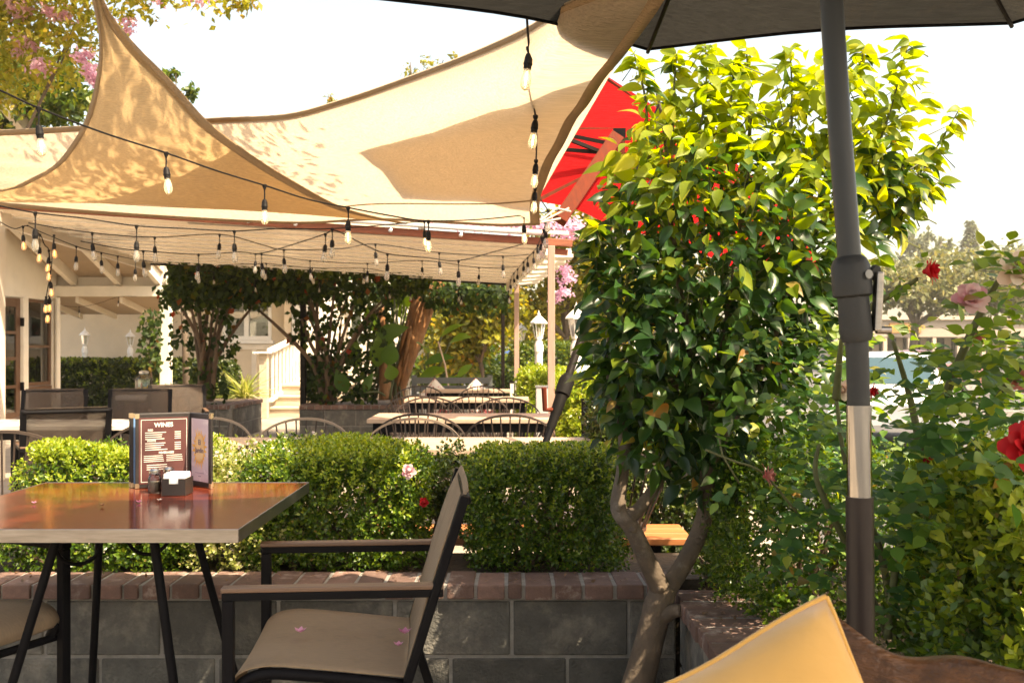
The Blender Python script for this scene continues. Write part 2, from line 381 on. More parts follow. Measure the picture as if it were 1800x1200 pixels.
# ================================================================ PERGOLA with plastic roof
pg = thing('pergola', (0.3, 9.0, 0), 'open patio roof of corrugated plastic with a red wood front beam', 'pergola')
FL, FR, RL, RR = P(-120, 358, 9.0), P(962, 430, 9.0), P(262, 461, 13.5), P(893, 497, 13.5)
FLr = P(-10, 371, 9.0)
rows = []
nx, ny = 24, 144
ridge = 20
for j in range(ny + 1):
    t = j / ny
    a, b = FLr.lerp(RL, t), FR.lerp(RR, t)
    h = 0.014 * math.sin(2 * math.pi * ridge * t + .9 * math.sin(2 * math.pi * ridge * t))
    rows.append([a.lerp(b, i / nx) + V((0, 0, 0.02 + h)) for i in range(nx + 1)])
roof = MB().grid(rows).build('roof_sheet', m_roof, pg, smooth=True, fix=False)
for k in range(11):
    t = ((k + 0.5) / 11) ** .9
    a, b = FLr.lerp(RL, t), FR.lerp(RR, t)
    MB().bar(a + V((0, 0, -0.014)), b + V((0, 0, -0.014)), 0.035, 0.016).build('batten', m_lampwhite, pg)
MB().bar(FL + V((0, -0.06, 0.02)), P(1006, 432, 8.94) + V((0, 0, 0.02)), 0.05, 0.062).build('front_beam', m_redbeam, pg, bevel=0.004, seg=1)
MB().bar(FL + V((0, -0.10, 0.075)), FR + V((0, -0.10, 0.075)), 0.10, 0.012).build('flashing', m_galv, pg)
MB().bar(P(1000, 410, 9.1), P(340, 372, 9.1), 0.04, 0.03).build('roof_edge', m_white, pg)
MB().bar(P(964, 441, 8.99), P(998, 444, 8.99), 0.04, 0.05).build('beam_stub', m_redbeam, pg)
for px in (5, 115, 211, 330, 443, 525, 690, 812):
    t = (px + 120) / (1006 + 120)
    c = FL.lerp(P(1006, 432, 8.94), t) + V((0, -0.09, 0.02))
    MB().lathe([(0.002, -0.008), (0.018, -0.006), (0.018, 0.004), (0.008, 0.010)], c, 10, V((0, -1, 0))).build('washer', m_galv, pg, smooth=False)
MB().bar(FR + V((-0.04, 0, -0.06)), RR + V((0, 0, -0.05)), 0.05, 0.12).build('side_beam', m_white, pg)
MB().bar(FLr + V((0.02, 0, -0.06)), RL + V((0, 0, -0.05)), 0.05, 0.12).build('side_beam', m_white, pg)
MB().bar(RL + V((0, 0, -0.01)), RR + V((0, 0, -0.01)), 0.04, 0.05).build('rear_beam', m_darkpost, pg)
for px, py, Y, w, mm in ((969, 432, 8.93, 0.062, m_postwood), (908, 500, 13.2, 0.062, m_postwood), (884, 498, 14.2, 0.05, m_darkpost), (533, 490, 13.62, 0.072, m_darkpost)):
    q = P(px, py, Y); MB().span((q.x - w / 2, Y - w / 2, 0), (q.x + w / 2, Y + w / 2, q.z)).build('post', mm, pg, bevel=0.004, seg=1)
# second white roof beyond its right side
pg2 = thing('awning', (0.6, 11.5, 0), 'small white slatted awning beyond the right end of the patio roof', 'awning')
for k in range(7):
    t = k / 6
    a, b = P(962, 452, 9.6).lerp(P(905, 500, 13.6), t), P(1006, 452, 9.6).lerp(P(948, 495, 13.6), t)
    MB().bar(a, b, 0.34, 0.03).build('slat', m_white, pg2)
for pxx in (0, 1):
    a = P(962, 452, 9.6) if pxx == 0 else P(1000, 452, 9.6)
    b = P(908, 500, 13.6) if pxx == 0 else P(944, 495, 13.6)
    MB().bar(a + V((0, 0, .05)), b + V((0, 0, .05)), 0.05, 0.06).build('rail', m_white, pg2)
# post boxes of grey metal
for (x0, x1, y0, Y, lab) in ((942, 963, 680, 8.8, 'tall plain grey metal box beside the front patio post'), (905, 916, 668, 12.9, 'narrow grey metal box round the foot of the rear patio post')):
    a, b = P(x0, y0, Y), P(x1, y0, Y)
    t = thing('metal_box', (a.x, Y, 0), lab, 'metal box')
    MB().span((a.x, Y - 0.06, 0), (b.x, Y + 0.05, a.z)).build('box_body', mat('grey_box', (0.42, 0.42, 0.40), 0.5, var=0.12) if 'grey_box' not in MATS else MATS['grey_box'], t, bevel=0.006)
    MB().span((a.x - 0.006, Y - 0.066, a.z + 0.001), (b.x + 0.006, Y + 0.056, a.z + 0.012)).build('lid', m_galv, t)

# ================================================================ PORCH on the left
pv = thing('porch', (-6.2, 18, 0), 'cream timber porch with exposed rafters, square post and dark door', 'porch')
YB = 18.0
bz0, bz1 = P(0, 521, YB).z, P(0, 503, YB).z
MB().span((P(40, 0, YB).x, YB - 0.08, bz0), (P(302, 0, YB).x, YB + 0.08, bz1)).build('beam', m_white, pv, bevel=0.006, seg=1)
MB().span((P(60, 0, YB).x, YB + 0.10, bz1 + 0.004), (P(302, 0, YB).x, YB + 0.2, bz1 + 0.26)).build('frieze', m_white, pv)
q = P(292, 0, YB); MB().span((q.x - 0.085, YB - 0.083, 0), (q.x + 0.085, YB + 0.083, P(0, 455, YB).z)).build('porch_post', m_white, pv, bevel=0.006, seg=1)
slope = (P(225, 460, 16.6).z - P(280, 500, 18).z) / (18 - 16.6)
slope = 0.33
for px in (64, 130, 208, 280):
    x = P(px, 0, YB).x; z = bz1 + 0.09
    a = V((x, YB + 0.05, z)); b = V((x, YB - 5.5, z + 5.5 * slope))
    MB().bar(a, b, 0.09, 0.18).build('rafter', m_white, pv)
    c = V((x, YB + 0.12, bz0 - 0.05)); d = V((x, YB + 1.9, bz0 - 0.05 - 1.9 * 0.13))
    MB().bar(c, d, 0.05, 0.10).build('eave_rafter', m_white, pv)
x0, x1 = P(20, 0, YB).x, P(290, 0, YB).x
for k in range(14):
    ya, yb_ = YB + 0.3 - k * 0.42, YB + 0.3 - (k + 1) * 0.42 + 0.006
    za, zb = bz1 + 0.20 + (YB - ya) * slope, bz1 + 0.20 + (YB - yb_) * slope
    MB().add([(x0, ya, za), (x1, ya, za), (x1, yb_, zb), (x0, yb_, zb), (x0, ya, za + .02), (x1, ya, za + .02), (x1, yb_, zb + .02), (x0, yb_, zb + .02)], [(0, 1, 2, 3), (7, 6, 5, 4), (0, 4, 5, 1), (1, 5, 6, 2), (2, 6, 7, 3), (3, 7, 4, 0)]).build('roof_board', m_porchceil, pv)
MB().add([(x0, YB + .12, bz0 + .0), (x1, YB + .12, bz0 + .0), (x1, YB + 2, bz0 - .25), (x0, YB + 2, bz0 - .25), (x0, YB + .12, bz0 + .03), (x1, YB + .12, bz0 + .03), (x1, YB + 2, bz0 - .22), (x0, YB + 2, bz0 - .22)], [(0, 1, 2, 3), (7, 6, 5, 4), (0, 4, 5, 1), (1, 5, 6, 2), (2, 6, 7, 3), (3, 7, 4, 0)]).build('eave_soffit', m_porchceil, pv)
# side wall of the porch (faces +x) with door and window
XW = -8.0
def yat(px): return XW * FPX / (px - 900)
ztop = bz0 + 0.0
MB().span((XW - 0.2, 12.0, 2.02), (XW, YB + 0.0, 4.2)).build('wall_panel', m_white, pv)
MB().span((XW - 0.2, 12.0, 0), (XW, yat(2) - 0.12, 2.018)).build('wall_panel', m_white, pv)
MB().span((XW - 0.2, yat(92), 0), (XW + 0.02, YB + 0.1, 2.018)).build('corner_post', m_white, pv)
MB().span((XW - 0.2, yat(38), 0), (XW + 0.03, yat(47), 2.018)).build('wall_post', m_white, pv)
MB().span((XW - 0.2, yat(47) + 0.002, 0), (XW - 0.01, yat(92) - 0.002, 0.55)).build('wall_panel', m_darkwood, pv)
MB().span((XW - 2.5, 15.5, 0), (XW - 2.45, 18.2, 2.5)).build('room_back', m_interior, pv)
q0, q1 = yat(1), yat(38)
dr = MB().span((XW - 0.06, q0, 0.02), (XW - 0.02, q0 + 0.10, 2.0)).span((XW - 0.06, q1 - 0.14, 0.02), (XW - 0.02, q1 - 0.003, 2.0))
for z in (0.02, 0.55, 1.0, 1.42, 1.86): dr.span((XW - 0.058, q0 + 0.10, z), (XW - 0.022, q1 - 0.14, z + (0.14 if z in (0.02, 1.86) else 0.05)))
door = dr.build('door', m_darkwood, pv)
for z0, z1 in ((0.16, 0.55), (0.60, 1.0), (1.05, 1.42), (1.47, 1.86)):
    MB().span((XW - 0.042, q0 + 0.101, z0), (XW - 0.036, q1 - 0.141, z1)).build('pane', m_glasspane, door)
for z in (0.5, 1.55): MB().span((XW - 0.02, q1 - 0.01, z), (XW + 0.035, q1 + 0.02, z + 0.14)).build('hinge', m_darkmetal, door)
wf = MB()
a0, a1 = yat(47) + .004, yat(92) - .004
for s in ((a0, 0.56, a1, 0.62), (a0, 1.96, a1, 2.01), (a0, 0.62, a0 + .06, 1.96), (a1 - .06, 0.62, a1, 1.96), (a0 + .06, 1.2, a1 - .06, 1.24)):
    wf.span((XW - 0.07, s[0], s[1]), (XW - 0.02, s[2], s[3]))
win = wf.build('window', m_darkwood, pv)
MB().span((XW - 0.05, a0 + .06, .62), (XW - 0.045, a1 - .06, 1.96)).build('pane', m_glasspane, win)
MB().add([(XW - .25, a0 + .5, 1.95), (XW - .25, a1 - .1, 1.95), (XW - .22, a1 - .12, 1.25), (XW - .2, a1 - .22, 1.25)], [(0, 1, 2, 3)]).build('curtain', m_white, win, solid=0.01)
MB().tube([P(101, 523, 17.85), P(101, 700, 17.85)], 0.045, 10).build('downspout', m_white, pv)
MB().span((P(-14, 0, 9.3).x, 9.2, 0), (P(6, 0, 9.3).x, 9.34, 2.3)).build('near_post', m_white, pv, bevel=.006)

# ================================================================ HOUSE beyond
YH = 22.0
hs = thing('house', (-6, YH, 0), 'cream house with white sash windows behind the vine arches', 'house')
def hx(px, Y=YH): return P(px, 0, Y).x
def hz(py, Y=YH): return P(0, py, Y).z
wx0, wx1, wz0, wz1 = hx(392), hx(478), hz(598), hz(475)
dx0, dx1, dz0 = hx(514, 21.7), hx(590, 21.7), 0.55
xl, xr, zt = hx(60), hx(505), 4.0
for (a, b, c, d) in ((xl, 0, wx0, zt), (wx1, 0, xr, zt), (wx0, 0, wx1, wz0), (wx0, wz1, wx1, zt)):
    MB().span((a, YH, b - 0.3 if b == 0 else b), (c, YH + 0.25, d)).build('wall', m_stucco, hs)
MB().span((xr, YH - 0.3, -0.3), (dx0 - 0.03, YH + 0.2, zt)).build('wall', m_stucco, hs)
MB().span((dx1 + 0.03, YH - 0.3, -0.3), (hx(720), YH + 0.2, zt)).build('wall', m_stucco, hs)
MB().span((dx0 - 0.03, YH - 0.3, 2.75), (dx1 + 0.03, YH + 0.2, zt)).build('wall', m_stucco, hs)
for px in (392, 446): MB().span((hx(px) - .04, YH - 0.03, 0), (hx(px) + .06, YH - 0.004, wz0 - .10)).build('trim_board', m_white, hs)
MB().span((hx(385), YH - 0.035, wz0 - .2), (hx(484), YH - 0.005, wz0 - .08)).build('trim_board', m_white, hs)
w = MB()
for s in ((wx0, wz0, wx1, wz0 + .09), (wx0, wz1 - .09, wx1, wz1), (wx0, wz0 + .09, wx0 + .07, wz1 - .09), (wx1 - .07, wz0 + .09, wx1, wz1 - .09), (hx(434) - .05, wz0 + .09, hx(434) + .05, wz1 - .09)):
    w.span((s[0], YH - 0.05, s[1]), (s[2], YH + 0.05, s[3]))
win = w.build('window', m_lampwhite, hs, bevel=.004, seg=1)
MB().span((wx0 - .05, YH - 0.1, wz0 - .07), (wx1 + .05, YH - 0.002, wz0 - .003)).build('sill', m_lampwhite, win)
for a, b in ((wx0 + .07, hx(434) - .05), (hx(434) + .05, wx1 - .07)):
    MB().span((a, YH + 0.01, wz0 + .09), (b, YH + 0.016, wz1 - .09)).build('pane', m_glasspane, win)
MB().span((wx0 - 1, YH + 1.6, 0), (wx1 + 1, YH + 1.65, 3.5)).build('room_back', m_interior, hs)
for px in (414, 428, 459):
    MB().lathe([(0.03, 0), (0.03, .22)], (hx(px, YH + .6), YH + .6, wz0 + .02), 8).lathe([(0.15, .22), (0.10, .38)], (hx(px, YH + .6), YH + .6, wz0 + .02), 10).build('table_lamp', m_darkmetal, hs)
dd = MB().span((dx0, 21.66, dz0), (dx1, 21.72, 2.74)).build('house_door', m_lampwhite, hs, bevel=.004, seg=1)
MB().span((dx0 + .1, 21.64, dz0 + .12), (dx1 - .1, 21.658, dz0 + .34)).build('kick_plate', m_stucco, dd)
for z in (1.52, 1.76):
    MB().lathe([(0.05, 0), (0.05, .02), (0.03, .05), (0.035, .07), (0.01, .085)], (dx0 + .11, 21.66, z), 10, V((0, -1, 0))).build('knob', m_steel, dd)
# siding wall lit behind the banana plants
for k in range(14):
    z = 0.3 + k * 0.2
    MB().add([(hx(596), YH - .34, z), (hx(770), YH - .34, z), (hx(770), YH - .31, z + .196), (hx(596), YH - .31, z + .196), (hx(596), YH - .301, z), (hx(770), YH - .301, z), (hx(770), YH - .301, z + .196), (hx(596), YH - .301, z + .196)], [(0, 1, 2, 3), (0, 4, 5, 1), (3, 2, 6, 7), (4, 7, 6, 5), (0, 3, 7, 4), (1, 5, 6, 2)]).build('siding_board', m_white, hs)
for px in (618, 655):
    f = MB()
    a, b, c, d = hx(px), 1.2, hx(px + 26), 2.6
    for s in ((a, b, c, b + .06), (a, d - .06, c, d), (a, b + .06, a + .05, d - .06), (c - .05, b + .06, c, d - .06), (a + .05, 1.9, c - .05, 1.94)): f.span((s[0], YH - .40, s[1]), (s[2], YH - .345, s[3]))
    fo = f.build('window', m_lampwhite, hs); MB().span((a + .05, YH - .375, b + .06), (c - .05, YH - .37, d - .06)).build('pane', m_glasspane, fo)
# unseen roof added with a deep eave to shade the walls below
for k in range(7):
    y0 = YH - 2.45 + k * .42; z0 = 2.92 + k * .16
    MB().span((hx(40), y0, z0), (hx(628), y0 + .58, z0 + .05)).build('shade_roof_course', m_porchceil, hs)
MB().span((hx(40), YH - 2.50, 2.88), (hx(628), YH - 2.453, 3.02)).build('shade_fascia_board', m_white, hs)
# steps up to the door
st = thing('steps', (-4.2, 18.6, 0), 'worn pale wooden steps leading up to the white house door', 'steps')
m_oldwood = mat('weathered_wood', (0.50, 0.41, 0.31), 0.8, var=0.25, scale=6, stretch=(0.7, 6, 6), bump=0.3, bscale=30)
sx0 = hx(470, 17.6)
for k in range(3):
    y0 = 17.6 + k * 0.34; z = 0.18 * (k + 1)
    MB().span((sx0, y0 + .03, z - .18 if k == 0 else z - .178), (hx(600, 17.6), y0 + .06, z - .04)).build('riser', m_oldwood, st)
    MB().span((sx0 - .02, y0, z - .038), (hx(600, 17.6), y0 + (.34 if k < 2 else 3.6), z)).build('tread', m_oldwood, st, bevel=.006, seg=1)
rl = thing('stair_railing', (-4.3, 17.6, 0), 'white wooden stair railing with square newel post at the house steps', 'railing')
nx0 = hx(464, 17.45)
MB().span((nx0 - .07, 17.38, 0), (nx0 + .07, 17.52, 1.10)).build('newel_post', m_oldwood, rl, bevel=.006, seg=1)
MB().span((nx0 - .16, 17.30, 1.103), (nx0 + .12, 17.6, 1.135)).build('newel_cap', m_white, rl)
a = V((nx0 + .10, 17.5, 1.15)); b = V((nx0 + .12, 21.5, 1.62))
MB().bar(a, b, .12, .06).build('hand_rail', m_white, rl)
MB().bar(a - V((0, 0, .85)), b - V((0, 0, .85)), .06, .06).build('bottom_rail', m_white, rl)
for k in range(14):
    q = a.lerp(b, (k + .5) / 14); MB().span((q.x - .02, q.y - .02, q.z - .83), (q.x + .02, q.y + .02, q.z - .03)).build('baluster', m_white, rl)
# ================================================================ SHADE SAILS
m_sail = cloth_mat('sail_cloth', (0.55, 0.45, 0.34), (0.60, 0.485, 0.36), 0.5, stain=(0.50, 0.40, 0.28))
m_hem = cloth_mat('sail_hem', (0.42, 0.30, 0.19), (0.34, 0.24, 0.14), 0.3)
m_sail2 = cloth_mat('sail_cloth_orange', (0.50, 0.345, 0.19), (0.55, 0.37, 0.195), 0.5)
def poly(pts, n, k=8):
    """resample a (px,py,Y) polyline smoothly to n points"""
    w = smooth_path([P(*p) for p in pts], k)
    L = [0.0]
    for i in range(1, len(w)): L.append(L[-1] + (w[i] - w[i - 1]).length)
    out = []
    for i in range(n):
        s = L[-1] * i / (n - 1); j = max(0, min(len(w) - 2, int(np.searchsorted(L, s)) - 1))
        t = (s - L[j]) / max(L[j + 1] - L[j], 1e-6); out.append(w[j].lerp(w[j + 1], min(max(t, 0), 1)))
    return out
NU, NV = 72, 36
top = poly([(1200, -70, 2.2), (1000, 2, 2.55), (920, 50, 3.05), (812, 98, 3.75), (700, 140, 4.5), (600, 174, 5.0), (500, 200, 5.5), (370, 207, 6.2), (140, 221, 7.3), (0, 228, 7.9), (-260, 236, 8.9)], NU)
bot = poly([(948, 394, 5.9), (880, 396, 6.1), (800, 392, 6.5), (660, 386, 7.1), (520, 392, 7.8), (330, 384, 8.3), (130, 372, 8.6), (0, 362, 8.7), (-260, 345, 8.9)], NU)
rgt = poly([(1200, -70, 2.2), (1150, 22, 2.42), (1060, 140, 3.15), (1005, 222, 4.0), (965, 300, 4.8), (948, 352, 5.4), (948, 394, 5.9)], NV)
lft = [top[-1].lerp(bot[-1], j / (NV - 1)) for j in range(NV)]
rows = []
for j in range(NV):
    v = j / (NV - 1); row = []
    for i in range(NU):
        u = i / (NU - 1)
        c = top[i] * (1 - v) + bot[i] * v + rgt[j] * (1 - u) + lft[j] * u - (top[0] * (1 - u) * (1 - v) + top[-1] * u * (1 - v) + bot[0] * (1 - u) * v + bot[-1] * u * v)
        w = math.sin(math.pi * v) * math.sin(math.pi * min(1, u * 1.3))
        c.z -= 0.05 * w - 0.012 * math.sin(9 * u + 5 * v) * w - 0.006 * math.sin(31 * v + 7 * u) * math.sin(math.pi * v)
        row.append(c)
    rows.append(row)
sail_rows = rows
s1 = thing('shade_sail', top[0], 'large tan shade sail stretched from the dark umbrella across to the patio roof', 'shade sail', 'tan shade sails')
MB().grid(rows).build('cloth', m_sail, s1, smooth=True, fix=False)
def hem(path, inner, w, parent, dz=-0.006):
    rr = []
    for a, b in zip(path, inner):
        d = (b - a).normalized() * w
        rr.append([a + V((0, 0, dz)) - d * 0.08, a + d * .5 + V((0, 0, dz - .003)), a + d + V((0, 0, dz))])
    return MB().grid(rr).build('hem', m_hem, parent, smooth=True, solid=0.003, fix=False)
hem([r_[0] for r_ in rows], [r_[4] for r_ in rows], 0.07, s1)
hem(rows[0], rows[5], 0.06, s1)
hem(rows[-1], rows[-5], 0.05, s1)
# seam across the cloth
MB().tube([rows[int(NV * .86)][i] + V((0, 0, -.008)) for i in range(0, NU)], 0.004, 4).build('seam', m_hem, s1)
cord1 = MB().tube([P(948, 392, 5.9), P(975, 378, 5.95), P(1000, 366, 6.0)], 0.006, 5).tube([P(950, 388, 5.9), P(978, 366, 5.95), P(1003, 372, 6.0)], 0.006, 5).tube([P(951, 391, 5.9), P(985, 384, 5.97)], 0.006, 5)
cord1.build('tie_rope', mat('rope', (0.55, 0.45, 0.35), 0.9), s1)
# unseen cloth added just above the sail, cut to cast its dark patch
pp = np.array([[900 + FPX * p.x / p.y, HOR - (p.z - CAMH) * FPX / p.y] for r_ in rows for p in r_]); flat = [p for r_ in rows for p in r_]
def on_sail(px, py):
    d = ((pp - (px, py)) ** 2).sum(1); k = np.argsort(d)[:4]; w = 1 / (d[k] + 1)
    Y = sum(flat[i].y * a for i, a in zip(k, w)) / w.sum()
    return P(px, py, Y)
up_edge = [(628, 270), (690, 252), (760, 233), (830, 208), (900, 190), (968, 164), (1042, 141), (1075, 130)]
lo_edge = [(632, 272), (662, 294), (688, 320), (708, 349), (780, 355), (860, 358), (935, 369), (975, 300)]
rr = []
for k in range(13):
    t = k / 12
    rr.append([on_sail(*(np.array(a) * (1 - t) + np.array(b) * t)) + SUN * 0.10 for a, b in zip(up_edge, lo_edge)])
s2 = thing('shade_sail', rr[0][0], 'added cloth hidden above the large sail, casting its dark pointed patch', 'shade sail', 'tan shade sails')
MB().grid(rr).build('cloth', m_sail, s2, smooth=True, fix=False)
# leaf litter lying on the sail
tp = leaf_tpl(1, 0.5, 0, 0)
ps, ds = [], []
for k in range(900):
    if k < 640:
        t = rnd.random(); px = 785 + 190 * t; py = 218 - 92 * t + rnd.gauss(0, 7) - abs(rnd.gauss(0, 6)) * (0.3 + t)
    else:
        px, py = rnd.uniform(420, 900), rnd.uniform(150, 350)
        if py < 330 - (px - 400) * 0.5 or rnd.random() < .55: continue
    ps.append(on_sail(px, py) + V((0, 0, 0.012))); ds.append((rnd.gauss(0, 1), rnd.gauss(0, 1), rnd.gauss(0, .15)))
Wv, Qv = cloud(tp, np.array(ps), np.array(ds), np.tile([0.02, 0.05, 1.0], (len(ps), 1)), nr.uniform(.012, .03, len(ps)))
m_litter = leaf_mat('leaf_litter', (0.10, 0.05, 0.02), (0.20, 0.10, 0.05), transl=0.1)
tag(mesh_np('leaf_litter', Wv, Qv, m_litter), 'dry brown leaf litter lying on the large tan sail', 'leaf litter', kind='stuff')
Wv, Qv = cloud(leaf_tpl(2, .5, .2, .3), np.array(lp), np.array(ld_), np.tile([0.05, 0.02, 1.0], (len(lp), 1)), nr.uniform(.010, .026, len(lp)))
tag(mesh_np('fallen_leaves', Wv, Qv, m_litter), 'small dry leaves scattered on the brick caps of the planter walls', 'fallen leaves', kind='stuff')
# left triangular sail
NL = 40
le = poly([(150, -120, 5.3), (163, 0, 5.6), (173, 45, 5.7), (175, 100, 5.85), (165, 160, 6.05), (150, 210, 6.25), (128, 250, 6.45), (95, 290, 6.7), (50, 315, 6.95), (0, 333, 7.2), (-170, 356, 7.7)], NL)
re_ = poly([(152, -120, 5.3), (182, 0, 5.6), (230, 70, 5.65), (300, 141, 5.72), (365, 214, 5.8), (440, 272, 5.95), (520, 322, 6.15), (610, 368, 6.4), (715, 392, 6.65)], NL)
rows = []
for j in range(NL):
    v = j / (NL - 1); n = 28; row = []
    for i in range(n):
        u = i / (n - 1); c = le[j].lerp(re_[j], u)
        bow = math.sin(math.pi * u)
        c.z += 0.05 * bow * v * v - 0.03 * bow * v * (1 - v) * 4 + 0.012 * math.sin(26 * u) * math.sin(math.pi * v) * v
        c.y += 0.02 * math.sin(17 * u + 3 * v) * bow
        row.append(c)
    rows.append(row)
s3 = thing('shade_sail', le[0], 'orange tan triangular sail dappled with tree shade, peak at the top', 'shade sail', 'tan shade sails')
MB().grid(rows).build('cloth', m_sail2, s3, smooth=True, fix=False)
hem(le, [r_[6].lerp(r_[8], .5) if (r_[6] - r_[0]).length > 1e-3 else r_[0] + V((.1, 0, 0)) for r_ in rows], 0.075, s3)
hem(re_, [r_[-7] if (r_[-7] - r_[-1]).length > 1e-3 else r_[-1] - V((.1, 0, 0)) for r_ in rows], 0.075, s3)

# ================================================================ DARK UMBRELLA (near)
m_ufab = cloth_mat('umbrella_cloth_grey', (0.036, 0.041, 0.043), (0.032, 0.030, 0.027), 0.35, var=0.3, stain=(0.10, 0.075, 0.055))
m_pole = mat('grey_pole', (0.036, 0.040, 0.045), 0.36, metal=0.15, spec=.3, var=0.1, scale=4, stretch=(4, 4, .5))
m_plastic = mat('grey_plastic', (0.032, 0.034, 0.036), 0.5, spec=.25, var=0.16, scale=6, bump=0.12, bscale=70)
m_sleeve = mat('brown_sleeve', (0.022, 0.016, 0.015), 0.38, spec=.3, var=0.1)
YP = 1.71
um = thing('umbrella', P(1515, 1240, YP) * 1.0, 'dark grey patio umbrella on a cranked pole rising behind the bench', 'umbrella')
ax = [(1513, 1250), (1513, 1100), (1511, 872), (1509.5, 712), (1506.5, 598), (1499, 520), (1493, 450), (1476, 225), (1461, 0), (1440, -330), (1418, -700)]
def pole_at(py): return P(float(np.interp(-py, [-a[1] for a in ax], [a[0] for a in ax])), py, YP)
hub = pole_at(-740)
autosmooth(MB().tube([pole_at(455), pole_at(225), pole_at(0), pole_at(-330), hub], 0.0192, 20).build('upper_pole', m_pole, um))
autosmooth(MB().tube([pole_at(715), pole_at(655), pole_at(594)], 0.0186, 20).build('inner_pole', m_plastic, um))
autosmooth(MB().tube([pole_at(873), pole_at(800), pole_at(712)], 0.0205, 24).build('chrome_tube', m_chrome, um))
autosmooth(MB().tube([pole_at(1250), pole_at(1100), pole_at(872)], 0.0225, 24).build('lower_sleeve', m_sleeve, um))
axu = (pole_at(450) - pole_at(598)).normalized(); c0 = pole_at(598)
h = (pole_at(450) - pole_at(598)).length
autosmooth(MB().lathe([(0.024, -0.002), (0.0275, 0.006), (0.0285, 0.02), (0.0268, h * .50), (0.0268, h * .515)], c0, 8, axu).build('lower_housing', m_plastic, um), 50)
autosmooth(MB().lathe([(0.024, h * .50), (0.0325, h * .535), (0.0328, h * .62), (0.0318, h * .88), (0.027, h * .96), (0.0205, h * 1.0)], c0, 28, axu).build('upper_housing', m_plastic, um), 35)
# oval sticker on the housing
stc = P(1520, 484, YP) + V((-.004, -0.030, 0))
MB().lathe([(0.0075, 0), (0.0075, .0008), (0.0, .001)], stc + V((0.0, -.002, 0)), 14, V((0.4, -1, 0))).build('sticker', mat('sticker', (0.25, 0.26, 0.26), .6), um)
cr_ = MB().tube([P(1534, 478, YP - .005), P(1540, 480, YP - .01)], 0.013, 12)
ch = cr_.build('crank_hub', m_plastic, um, smooth=False)
MB().bar(P(1545, 478, YP - .012), P(1540, 582, YP - .012), 0.012, 0.022, V((0, 1, 0))).build('crank_arm', m_steel, um, bevel=.003)
MB().tube([P(1540, 580, YP - .012), P(1566, 580, YP - .012)], 0.0065, 12).build('crank_knob', m_steel, um)
rim_px = [(605, 6), (1145, 84), (1752, 50)]
RU = 1.25; cxy = V((0.522, YP, 0)); rim = []
for k in range(8):
    a = R(-6 + 45 * k); RU = 1.25 if k in (0, 1, 7) else 1.45; x, y = cxy.x + RU * math.sin(a), cxy.y + RU * math.cos(a)
    rim.append(V((x, y, 2.062 - 0.012 * math.sin(a) + 0.008 * math.cos(a))))
apex = hub + V((0, 0, -.02))
for k in range(8):
    a, b = rim[k], rim[(k + 1) % 8]; rr = []
    for j in range(9):
        t = j / 8; row = []
        for i in range(11):
            u = i / 10
            e = a.lerp(b, u); mid = (a + b) / 2
            e = e + (V((cxy.x, cxy.y, e.z)) - e).normalized() * 0.13 * math.sin(math.pi * u)
            p = apex.lerp(e, t); p.z += -0.035 * math.sin(math.pi * t) - 0.02 * math.sin(math.pi * u) * t
            row.append(p)
        rr.append(row)
    MB().grid(rr).build('canopy_panel', m_ufab, um, smooth=True, fix=False)
    ed = [q + V((0, 0, -.004)) for q in rr[-1]]
    MB().tube(ed, 0.0045, 5).build('edge_binding', m_darkmetal, um)
    MB().tube([apex + V((0, 0, -.03)), a.lerp(apex, .5) + V((0, 0, -.055)), a + V((0, 0, -.012))], 0.006, 6).build('rib', m_darkpost, um)
    MB().tube([pole_at(-330), a.lerp(apex, .45) + V((0, 0, -.06))], 0.006, 6).build('strut', m_darkpost, um)
MB().lathe([(0.04, -.03), (0.04, 0.03)], pole_at(-330), 14).build('runner', m_plastic, um)
MB().lathe([(0.26, 0), (0.26, .03), (0.22, .06), (0.05, .09), (0.03, .3)], (pole_at(1250).x, YP, 0.001), 28).build('base', m_plastic, um)

# ================================================================ RED UMBRELLA
m_red = cloth_mat('umbrella_cloth_red', (0.45, 0.010, 0.014), (0.62, 0.018, 0.022), 0.5, var=0.06)
m_timber = mat('red_timber', (0.12, 0.026, 0.014), 0.8, spec=.1, var=0.25, scale=8, stretch=(5, 5, 0.6))
ru = thing('umbrella', P(1180, 300, 6.6), 'bright red tilted canopy umbrella glowing behind the leafy bush', 'umbrella')
rp = [(1064, 132, 7.0), (1235, 240, 7.3), (1400, 370, 7.0), (1445, 475, 6.6), (1330, 490, 6.3), (1068, 397, 6.2), (930, 352, 6.3), (915, 220, 6.7)]
rimr = [P(*q) for q in rp]; apr = P(1190, 215, 6.7)
for k in range(8):
    a, b = rimr[k], rimr[(k + 1) % 8]; rr = []
    for j in range(7):
        t = j / 6; rr.append([apr.lerp(a.lerp(b, i / 6) + (apr - a.lerp(b, i / 6)).normalized() * 0.05 * math.sin(math.pi * i / 6), t) for i in range(7)])
    MB().grid(rr).build('canopy_panel', m_red, ru, smooth=True, fix=False)
    MB().bar(apr + V((0, -.02, -.06)), a + V((0, -.02, -.03)), .02, .025).build('rib', m_timber, ru)
hubr = P(1088, 262, 6.45)
for q in ((990, 236, 6.5), (978, 262, 6.35), (992, 242, 6.3), (1190, 330, 6.4)):
    MB().bar(hubr + V((0, 0, rnd.uniform(-.1, .1))), P(*q), .022, .022).build('strut', m_darkpost, ru)
MB().bar(P(983, 388, 6.1), P(1084, 240, 6.4), .085, .07, V((0, 1, 0))).build('boom', m_timber, ru, bevel=.005)
MB().bar(P(1088, 320, 6.42), P(1088, 243, 6.42), .07, .07, V((0, 1, 0))).build('upright', m_timber, ru)
